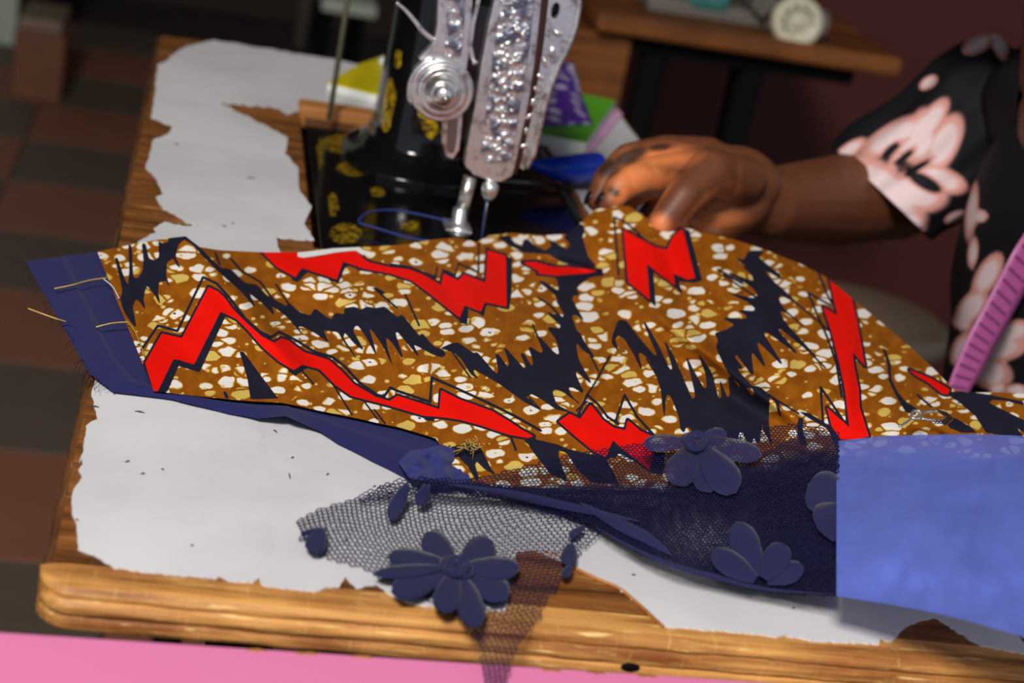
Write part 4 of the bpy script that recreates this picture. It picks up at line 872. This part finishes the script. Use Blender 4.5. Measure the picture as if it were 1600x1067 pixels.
for c, t, wd_ in (((636,757),(609,813),24),((668,757),(655,790),22),((503,826),(487,864),34),((912,822),(890,840),12),((893,850),(886,884),26),((893,884),(880,902),14),((470,834),(510,828),12)):
    petal(c, t, wd_, .003, M['applique'], lace, 0)
# blue cloth in the near right foreground
Q, F = ruled([(1307,689),(1380,681),(1450,679),(1520,678),(1580,680),(1640,684),(1720,700)], [(1307,931),(1350,938),(1400,946),(1460,957),(1520,972),(1590,992),(1680,1030)], 120, 70)
hc = .0235+.018*np.clip((Q[:,0]-1307)/250, 0, 1)+.0025*vnoise(Q, 80, 60, 4)+.001*vnoise(Q, 25, 40, 6)+.006*np.sin(np.clip((Q[:,1]-680)/280,0,1)*math.pi)
bc = mesh('blue_cloth', onz_v(Q, hc), F, M['chiffon'], None, loc=tuple(onz(1450, 900, 0.0)+np.array((0,0,0)))); tag(bc, 'plain bright blue sheer cloth draped over the lace at the near right corner', 'cloth')
# ------------------------------------------------------------------ the seamstress
def cone(bm, a, b, ra, rb, k=16):
    a = np.asarray(a, float); b = np.asarray(b, float); d = b-a; L_ = np.linalg.norm(d); ax = d/L_; prof = []
    for t in np.linspace(-math.pi/2, 0, 6): prof.append((ra*math.sin(t), ra*math.cos(t)))
    for t in np.linspace(0, math.pi/2, 6): prof.append((L_+rb*math.sin(t), rb*math.cos(t)))
    V, F = lathe_vf(prof, a, ax, k); vs = [bm.verts.new(v) for v in V]
    for f in F:
        try: bm.faces.new([vs[i] for i in f])
        except ValueError: pass
def ellb(bm, c, r, Mx=None):
    V, F = ell_vf(c, r, 12, 18, 0, Mx); vs = [bm.verts.new(v) for v in V]
    for f in F:
        try: bm.faces.new([vs[i] for i in f])
        except ValueError: pass
def chain(bm, P, R):
    for i in range(len(P)-1): cone(bm, P[i], P[i+1], R[i], R[i+1])
Z = lambda x, y, Y: ony(x, y, Y)
bm = bmesh.new()
sh = Z(1608,172,.685); el = Z(1400,300,.722); wr = Z(1200,318,.592); mid = Z(1300,315,.668)
pelv = np.array((.80,.50,T-.25)); che = np.array((.735,.53,T+.03)); nk = np.array((.668,.575,T+.165)); hd = np.array((.612,.57,T+.315))
chain(bm, [pelv, np.array((.775,.51,T-.12)), che], [.13,.105,.125]); ellb(bm, che+np.array((0,-.06,.04)), (.10,.11,.14)); ellb(bm, che+np.array((0,.06,.04)), (.10,.11,.14))
chain(bm, [che+np.array((0,0,.09)), nk, nk+np.array((-.02,0,.07))], [.09,.055,.05])
chain(bm, [nk+np.array((.02,.02,-.05)), sh], [.05,.048]); shl = np.array((.70,.36,T+.15)); chain(bm, [nk+np.array((0,-.03,-.03)), shl], [.06,.052])
ellb(bm, hd+np.array((0,0,.03)), (.088,.072,.098)); ellb(bm, hd+np.array((-.03,0,-.045)), (.052,.05,.06)); chain(bm, [hd+np.array((-.082,0,.03)), hd+np.array((-.096,0,-.010))], [.006,.0115])
for s_ in (-1, 1):
    ellb(bm, hd+np.array((.008,.072*s_,.0)), (.02,.008,.03)); ellb(bm, hd+np.array((-.079,.0,-.055)), (.010,.022,.010))
chain(bm, [sh, el], [.049,.040]); chain(bm, [el, mid, wr], [.039,.036,.0265])
# left arm lies low behind the cloth, out of the picture
ell_ = np.array((.70,.27,T-.10)); chain(bm, [shl, ell_, np.array((.60,.33,T-.165)), np.array((.55,.37,T-.15))], [.049,.04,.03,.026])
ellb(bm, np.array((.52,.39,T-.145)), (.045,.035,.016))
for i, dy in enumerate((-.028,-.009,.01,.028)): chain(bm, [np.array((.49,.39+dy,T-.142)), np.array((.455,.395+dy*1.1,T-.142)), np.array((.436+.004*i,.395+dy*1.1,T-.15))], [.0092,.0085,.007])
chain(bm, [np.array((.53,.42,T-.145)), np.array((.495,.445,T-.148)), np.array((.47,.45,T-.15))], [.012,.0105,.008])
# legs, seated
for s_ in (-1, 1):
    hp = pelv+np.array((0,.085*s_,-.02)); kn = np.array((.50,.5+.10*s_,T-.23)); an = np.array((.52,.5+.10*s_,.07)); chain(bm, [hp, kn, an], [.085,.055,.036]); chain(bm, [an-np.array((0,0,.035)), an+np.array((-.15,0,-.042))], [.032,.024])
# right hand: palm, heel of the thumb, five fingers
pc = Z(1128,282,.572); cone(bm, wr, pc, .0268, .026); ellb(bm, pc, (.034,.030,.026)); ellb(bm, Z(1150,285,.575), (.033,.03,.0265))
cone(bm, Z(1160,315,.565), Z(1112,330,.552), .021, .0165)                      # thenar
cone(bm, Z(1130,345,.575), Z(1080,342,.575), .016, .012)                       # heel of the hand
FING = {}
def finger(nm, P, R):
    pts = [Z(*p) for p in P]; chain(bm, pts, R); FING[nm] = pts
finger('thumb', [(1160,280,.548),(1108,268,.520),(1068,308,.500),(1033,351,.490)], [.0175,.0158,.0135,.0102])
finger('index', [(1110,266,.560),(1050,270,.548),(1000,276,.534),(968,292,.524),(952,316,.518)], [.0160,.0142,.0125,.0110,.0090])
finger('middle', [(1105,248,.580),(1040,240,.572),(982,250,.560),(950,280,.550),(934,312,.543)], [.0160,.0136,.0122,.0108,.0090])
finger('ring', [(1110,252,.602),(1048,262,.592),(1010,285,.582),(985,305,.574),(975,322,.568)], [.0150,.0136,.0122,.0105,.0088])
finger('little', [(1120,270,.614),(1075,285,.606),(1050,302,.598),(1030,318,.592),(1018,330,.588)], [.0140,.0130,.0118,.0100,.0080])
cone(bm, Z(1110,275,.575), Z(1050,290,.578), .017, .013)
me = bpy.data.meshes.new('raw'); bm.to_mesh(me); bm.free(); raw = bpy.data.objects.new('raw', me); COL.objects.link(raw)
m = raw.modifiers.new('r', 'REMESH'); m.mode = 'VOXEL'; m.voxel_size = .0024; m.use_smooth_shade = True
m = raw.modifiers.new('s', 'SMOOTH'); m.factor = .5; m.iterations = 5
dg = bpy.context.evaluated_depsgraph_get(); me2 = bpy.data.meshes.new_from_object(raw.evaluated_get(dg)); bpy.data.objects.remove(raw)
V = np.empty(len(me2.vertices)*3); me2.vertices.foreach_get('co', V); V = V.reshape(-1, 3)
# creases pressed into the hand
P = proj_v(V); hand = (V[:,0] < .47) & (V[:,0] > .27) & (V[:,1] > .46)
def crease(path, depth, wd):
    d = pdist(P[hand], path, False); return depth*np.exp(-(d/wd)**2)
cen = pc
dsp = np.zeros(hand.sum())
for path, dp, wd_ in (([(1010,246),(1022,268),(1040,300)],.0014,5),([(1150,250),(1152,290),(1135,322),(1080,338)],.0022,6),([(978,262),(986,285),(992,300)],.001,4),([(1100,300),(1075,335),(1064,352)],.0016,5),([(1060,252),(1045,275)],.001,6)): dsp += crease(path, dp, wd_)
tocam = CAM-V[hand]; tocam /= np.linalg.norm(tocam, axis=1)[:,None]; V[hand] -= tocam*dsp[:,None]
base = Vector((.8, .5, 0))
me2.vertices.foreach_set('co', (V-np.array(base)).ravel()); me2.name = 'person'; me2.polygons.foreach_set('use_smooth', [True]*len(me2.polygons))
per = bpy.data.objects.new('person', me2); COL.objects.link(per); per.location = base; me2.materials.clear(); me2.materials.append(M['skin'])
tag(per, 'person in a black floral dress reaching one hand to hold the printed cloth', 'person')
def blob(cx, cy, rx, ry, rot=0.):
    c_, s_ = math.cos(rot), math.sin(rot); dx = P[:,0]-cx; dy = P[:,1]-cy
    u = (dx*c_+dy*s_)/rx; v = (-dx*s_+dy*c_)/ry; return np.clip(1.5-1.1*np.sqrt(u*u+v*v), 0, 1)
pa = np.zeros(len(V)); reg = (V[:,0] < .48) & (V[:,1] > .46)
for b_ in ((1112,348,52,24,0),(1000,282,58,34,.3),(1030,244,60,18,0),(1120,310,34,26,-.3),(975,305,22,20,0)): pa = np.maximum(pa, blob(*b_)*(1 if b_[0] != 1120 else .55))
thp = [tuple(proj_v([FING['thumb'][i]])[0]) for i in (1, 2, 3)]
dth = pdist(P, [(1120,262),(1075,300),(1052,326)], False); pa = pa*np.clip((dth-20)/10, 0, 1)
pa = np.maximum(pa, blob(1030,350,17,17))
fattr(per, 'palm', np.where(reg, np.clip(pa, 0, 1), 0))
stn = np.zeros(len(V))
for b_ in ((985,244,34,11,-.45),(952,263,20,14,-.5),(960,300,10,6,.6),(1030,230,22,6,-.1)): stn = np.maximum(stn, blob(*b_))
fattr(per, 'stain', np.where(reg, np.clip(stn*1.3, 0, 1)*.9, 0))
# finger nails
def nail(nm, off, r):
    p3, p2 = FING[nm][-1], FING[nm][-2]; ax = (p3-p2)/np.linalg.norm(p3-p2); n_ = np.array(off, float); n_ -= ax*(n_ @ ax); n_ /= np.linalg.norm(n_); b_ = np.cross(ax, n_)
    v, f = ell_vf(p3+n_*r*.78+ax*.001, (1,1,1), 8, 12, 0, np.stack([ax*.0068, b_*.0055, n_*.0022], 1)); mesh('fingernail', v, f, M['nail'], per)
for nm, r in (('index',.0088),('middle',.0086),('ring',.0084),('little',.0075)): nail(nm, (-1,0,.25), r)
nail('thumb', (-.35,.6,-.2), .0098)
for s_ in (-1, 1):
    v, f = ell_vf(hd+np.array((-.0715,.03*s_,.026)), (.0115,.014,.008)); mesh('eye', v, f, M['paper'], per); v, f = ell_vf(hd+np.array((-.0822,.03*s_,.026)), (.0016,.005,.005)); mesh('pupil', v, f, M['nail'], per)
v, f = ell_vf(hd+np.array((.022,0,.052)), (.092,.082,.094), 14, 24); mesh('hair', v, f, M['nail'], per)
# floral dress: sleeve, bodice, skirt
PETALS = [(1395,215,50,17,-.55),(1455,190,38,14,-.95),(1475,225,44,20,-1.1),(1470,280,36,17,.35),(1385,300,66,30,.75),(1430,300,44,26,.2),(1425,345,20,12,.5),(1420,235,40,12,-.8),(1440,215,20,40,.2),(1328,235,26,9,-.6),(1528,70,22,13,-.5),(1562,72,10,22,-.35),(1452,130,14,8,-.6),
          (1545,430,34,15,-1.05),(1520,480,30,16,-.9),(1562,545,38,18,-.15),(1580,520,30,16,-.3),(1545,580,34,22,.3),(1505,545,14,24,.5),(1520,330,8,40,.12),(1532,338,12,9,0),(1505,505,14,9,.3),(1560,607,12,8,0),(1590,610,16,9,0),(1522,395,7,22,.1),(1492,338,16,7,-.4)]
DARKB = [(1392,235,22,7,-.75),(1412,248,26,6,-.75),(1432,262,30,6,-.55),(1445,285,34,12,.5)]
def dressattr(o, Vw):
    Q = proj_v(Vw); d = np.full(len(Q), 2.)
    for cx, cy, rx, ry, rot in PETALS:
        c_, s_ = math.cos(rot), math.sin(rot); dx = Q[:,0]-cx; dy = Q[:,1]-cy
        u = np.abs(dx*c_+dy*s_)/rx; v = np.abs(-dx*s_+dy*c_)/ry; d = np.minimum(d, (np.sqrt(u*u+v*v)-1)*1.2)
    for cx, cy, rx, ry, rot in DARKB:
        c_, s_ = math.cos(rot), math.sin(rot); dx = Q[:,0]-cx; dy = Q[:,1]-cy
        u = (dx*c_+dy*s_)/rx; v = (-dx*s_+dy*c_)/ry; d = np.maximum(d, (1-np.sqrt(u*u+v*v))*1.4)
    # scattered petals on the side turned away
    fattr(o, 'petal', d)
def loft(name, rings, k, mat, parent, fold_=.0, fs=8, thick=.0018):
    """rings: centre, half-axis a, half-axis b"""
    C_ = np.array([np.concatenate(r) for r in rings]); n = (len(rings)-1)*14+1; R = catmull(C_, n); V = []
    for i, r in enumerate(R):
        c, a_, b_ = r[:3], r[3:6], r[6:9]
        for j in range(k):
            q = 2*math.pi*j/k; f = 1+fold_*noise.noise(Vector((math.cos(q)*fs*.35, math.sin(q)*fs*.35, i*.03*fs*.12)))
            V.append(c+(a_*math.cos(q)+b_*math.sin(q))*f)
    F = [[i*k+j, i*k+(j+1)%k, (i+1)*k+(j+1)%k, (i+1)*k+j] for i in range(n-1) for j in range(k)]
    o = mesh(name, V, F, mat, parent); dressattr(o, np.array(V)); solid(o, thick, 0); return o
def pxring(p0, p1, Y, depth):               # ring through two outline points of the photograph
    A_ = ony(*p0, Y); B_ = ony(*p1, Y); c = (A_+B_)/2; a_ = (B_-A_)/2; return (c, a_, np.array((0, depth, 0)))
loft('dress_sleeve', [pxring((1308,236),(1440,362),.70,.066), pxring((1345,202),(1475,346),.70,.062), pxring((1410,160),(1520,325),.695,.056), pxring((1462,104),(1575,280),.69,.058), pxring((1512,72),(1650,240),.685,.06), pxring((1556,56),(1730,220),.68,.022), pxring((1584,108),(1760,230),.675,.016)], 120, M['dress'], per, .10, 9)
ex = np.array((1.,0,0)); ey = np.array((0,1.,0))
rg = []
for z, x, rx, ry, yc in ((-.36,.735,.19,.21,.52),(-.25,.76,.165,.20,.52),(-.14,.748,.135,.165,.52),(-.06,.744,.138,.165,.52),(.0,.744,.146,.17,.525),(.06,.742,.140,.175,.53),(.10,.738,.125,.17,.54),(.135,.733,.10,.15,.55),(.155,.728,.085,.11,.555)):
    rg.append((np.array((x,yc,T+z)), ex*rx, ey*ry))
loft('dress_bodice', rg, 160, M['dress'], per, .05, 10)
loft('dress_skirt', [(np.array((.72,.51,T-.34)), ex*.20, ey*.215), (np.array((.62,.5,T-.33)), np.array((.16,0,-.14)), ey*.23), (np.array((.52,.5,T-.34)), np.array((.10,0,-.12)), ey*.22), (np.array((.47,.5,T-.5)), ex*.11, ey*.22), (np.array((.48,.5,T-.64)), ex*.13, ey*.24)], 80, M['dress'], per, .05, 9)
ez = np.array((0,0,1.))
pth = catmull([(.70,.485,T+.115),(.70,.43,T+.14),(.70,.362,T+.145),(.70,.315,T+.06),(.70,.28,T-.05)], 60)
V, F = tube_vf(pth, np.interp(np.linspace(0,1,60), [0,.3,.5,.75,1], [.078,.07,.066,.06,.066]), 64, 0, False)
o = mesh('dress_sleeve', V, F, M['dress'], per); dressattr(o, np.array(V)); solid(o, .0018, 0)
loft('dress_shoulder', [(np.array((.698,.665,T+.118)), ex*.074, ez*.060), (np.array((.694,.625,T+.128)), ex*.078, ez*.066), (np.array((.69,.590,T+.135)), ex*.07, ez*.058)], 80, M['dress'], per, .04, 9)
# measuring tape hanging from the neck
tp = thing('measuring_tape', tuple(onz(1497,608,.02)), 'pink measuring tape hanging down in front of the black floral dress', 'tape measure')
L_ = [(1655,255),(1612,345),(1583,392),(1560,436),(1537,480),(1515,520),(1497,560),(1481,603),(1470,640)]; R_ = [(1715,270),(1658,375),(1620,425),(1594,470),(1572,510),(1552,545),(1535,578),(1516,610),(1500,650)]
Yt = [.49,.47,.46,.455,.45,.445,.44,.435,.43]
Lc = catmull([ony(*p, y) for p, y in zip(L_, Yt)], 60); Rc = catmull([ony(*p, y) for p, y in zip(R_, Yt)], 60)
V = []; F = []
for i in range(60):
    for t in (0,.25,.5,.75,1): V.append(Lc[i]*(1-t)+Rc[i]*t)
for i in range(59):
    for j in range(4): F.append([i*5+j, i*5+j+1, (i+1)*5+j+1, (i+1)*5+j])
o = mesh('band', V, F, M['tape'], tp); solid(o, .0008, 0)
for i in range(3, 57, 3):
    for (t0, t1, w0) in ((.12,.78,.32),):
        n_ = np.cross(Rc[i]-Lc[i], Lc[i+1]-Lc[i]); n_ = n_/np.linalg.norm(n_)
        if n_ @ (CAM-Lc[i]) < 0: n_ = -n_
        n_ = n_*.0007
        a0 = Lc[i]*(1-t0)+Rc[i]*t0; a1 = Lc[i]*(1-t1)+Rc[i]*t1; d_ = (Lc[i+1]-Lc[i])
        mesh('printed_mark', [a0+n_, a1+n_, a1+n_+d_*.75, a0+n_+d_*.75], [[0,1,2,3]], M['tapemark'], tp, False)
    for k2 in range(2):
        t0 = .3+.24*k2; c_ = Lc[i+1]*(1-t0)+Rc[i+1]*t0
for i in range(2, 58):
    n_ = np.cross(Rc[i]-Lc[i], Lc[i+1]-Lc[i]); n_ = n_/np.linalg.norm(n_); n_ = n_*(.0007 if n_ @ (CAM-Lc[i]) > 0 else -.0007)
    a0 = Lc[i]*.1+Rc[i]*.9; a1 = Rc[i]; d_ = (Lc[i+1]-Lc[i])*.2
    if i % 2: mesh('tick', [a0+n_, a1+n_, a1+n_+d_, a0+n_+d_], [[0,1,2,3]], M['tapemark'], tp, False)
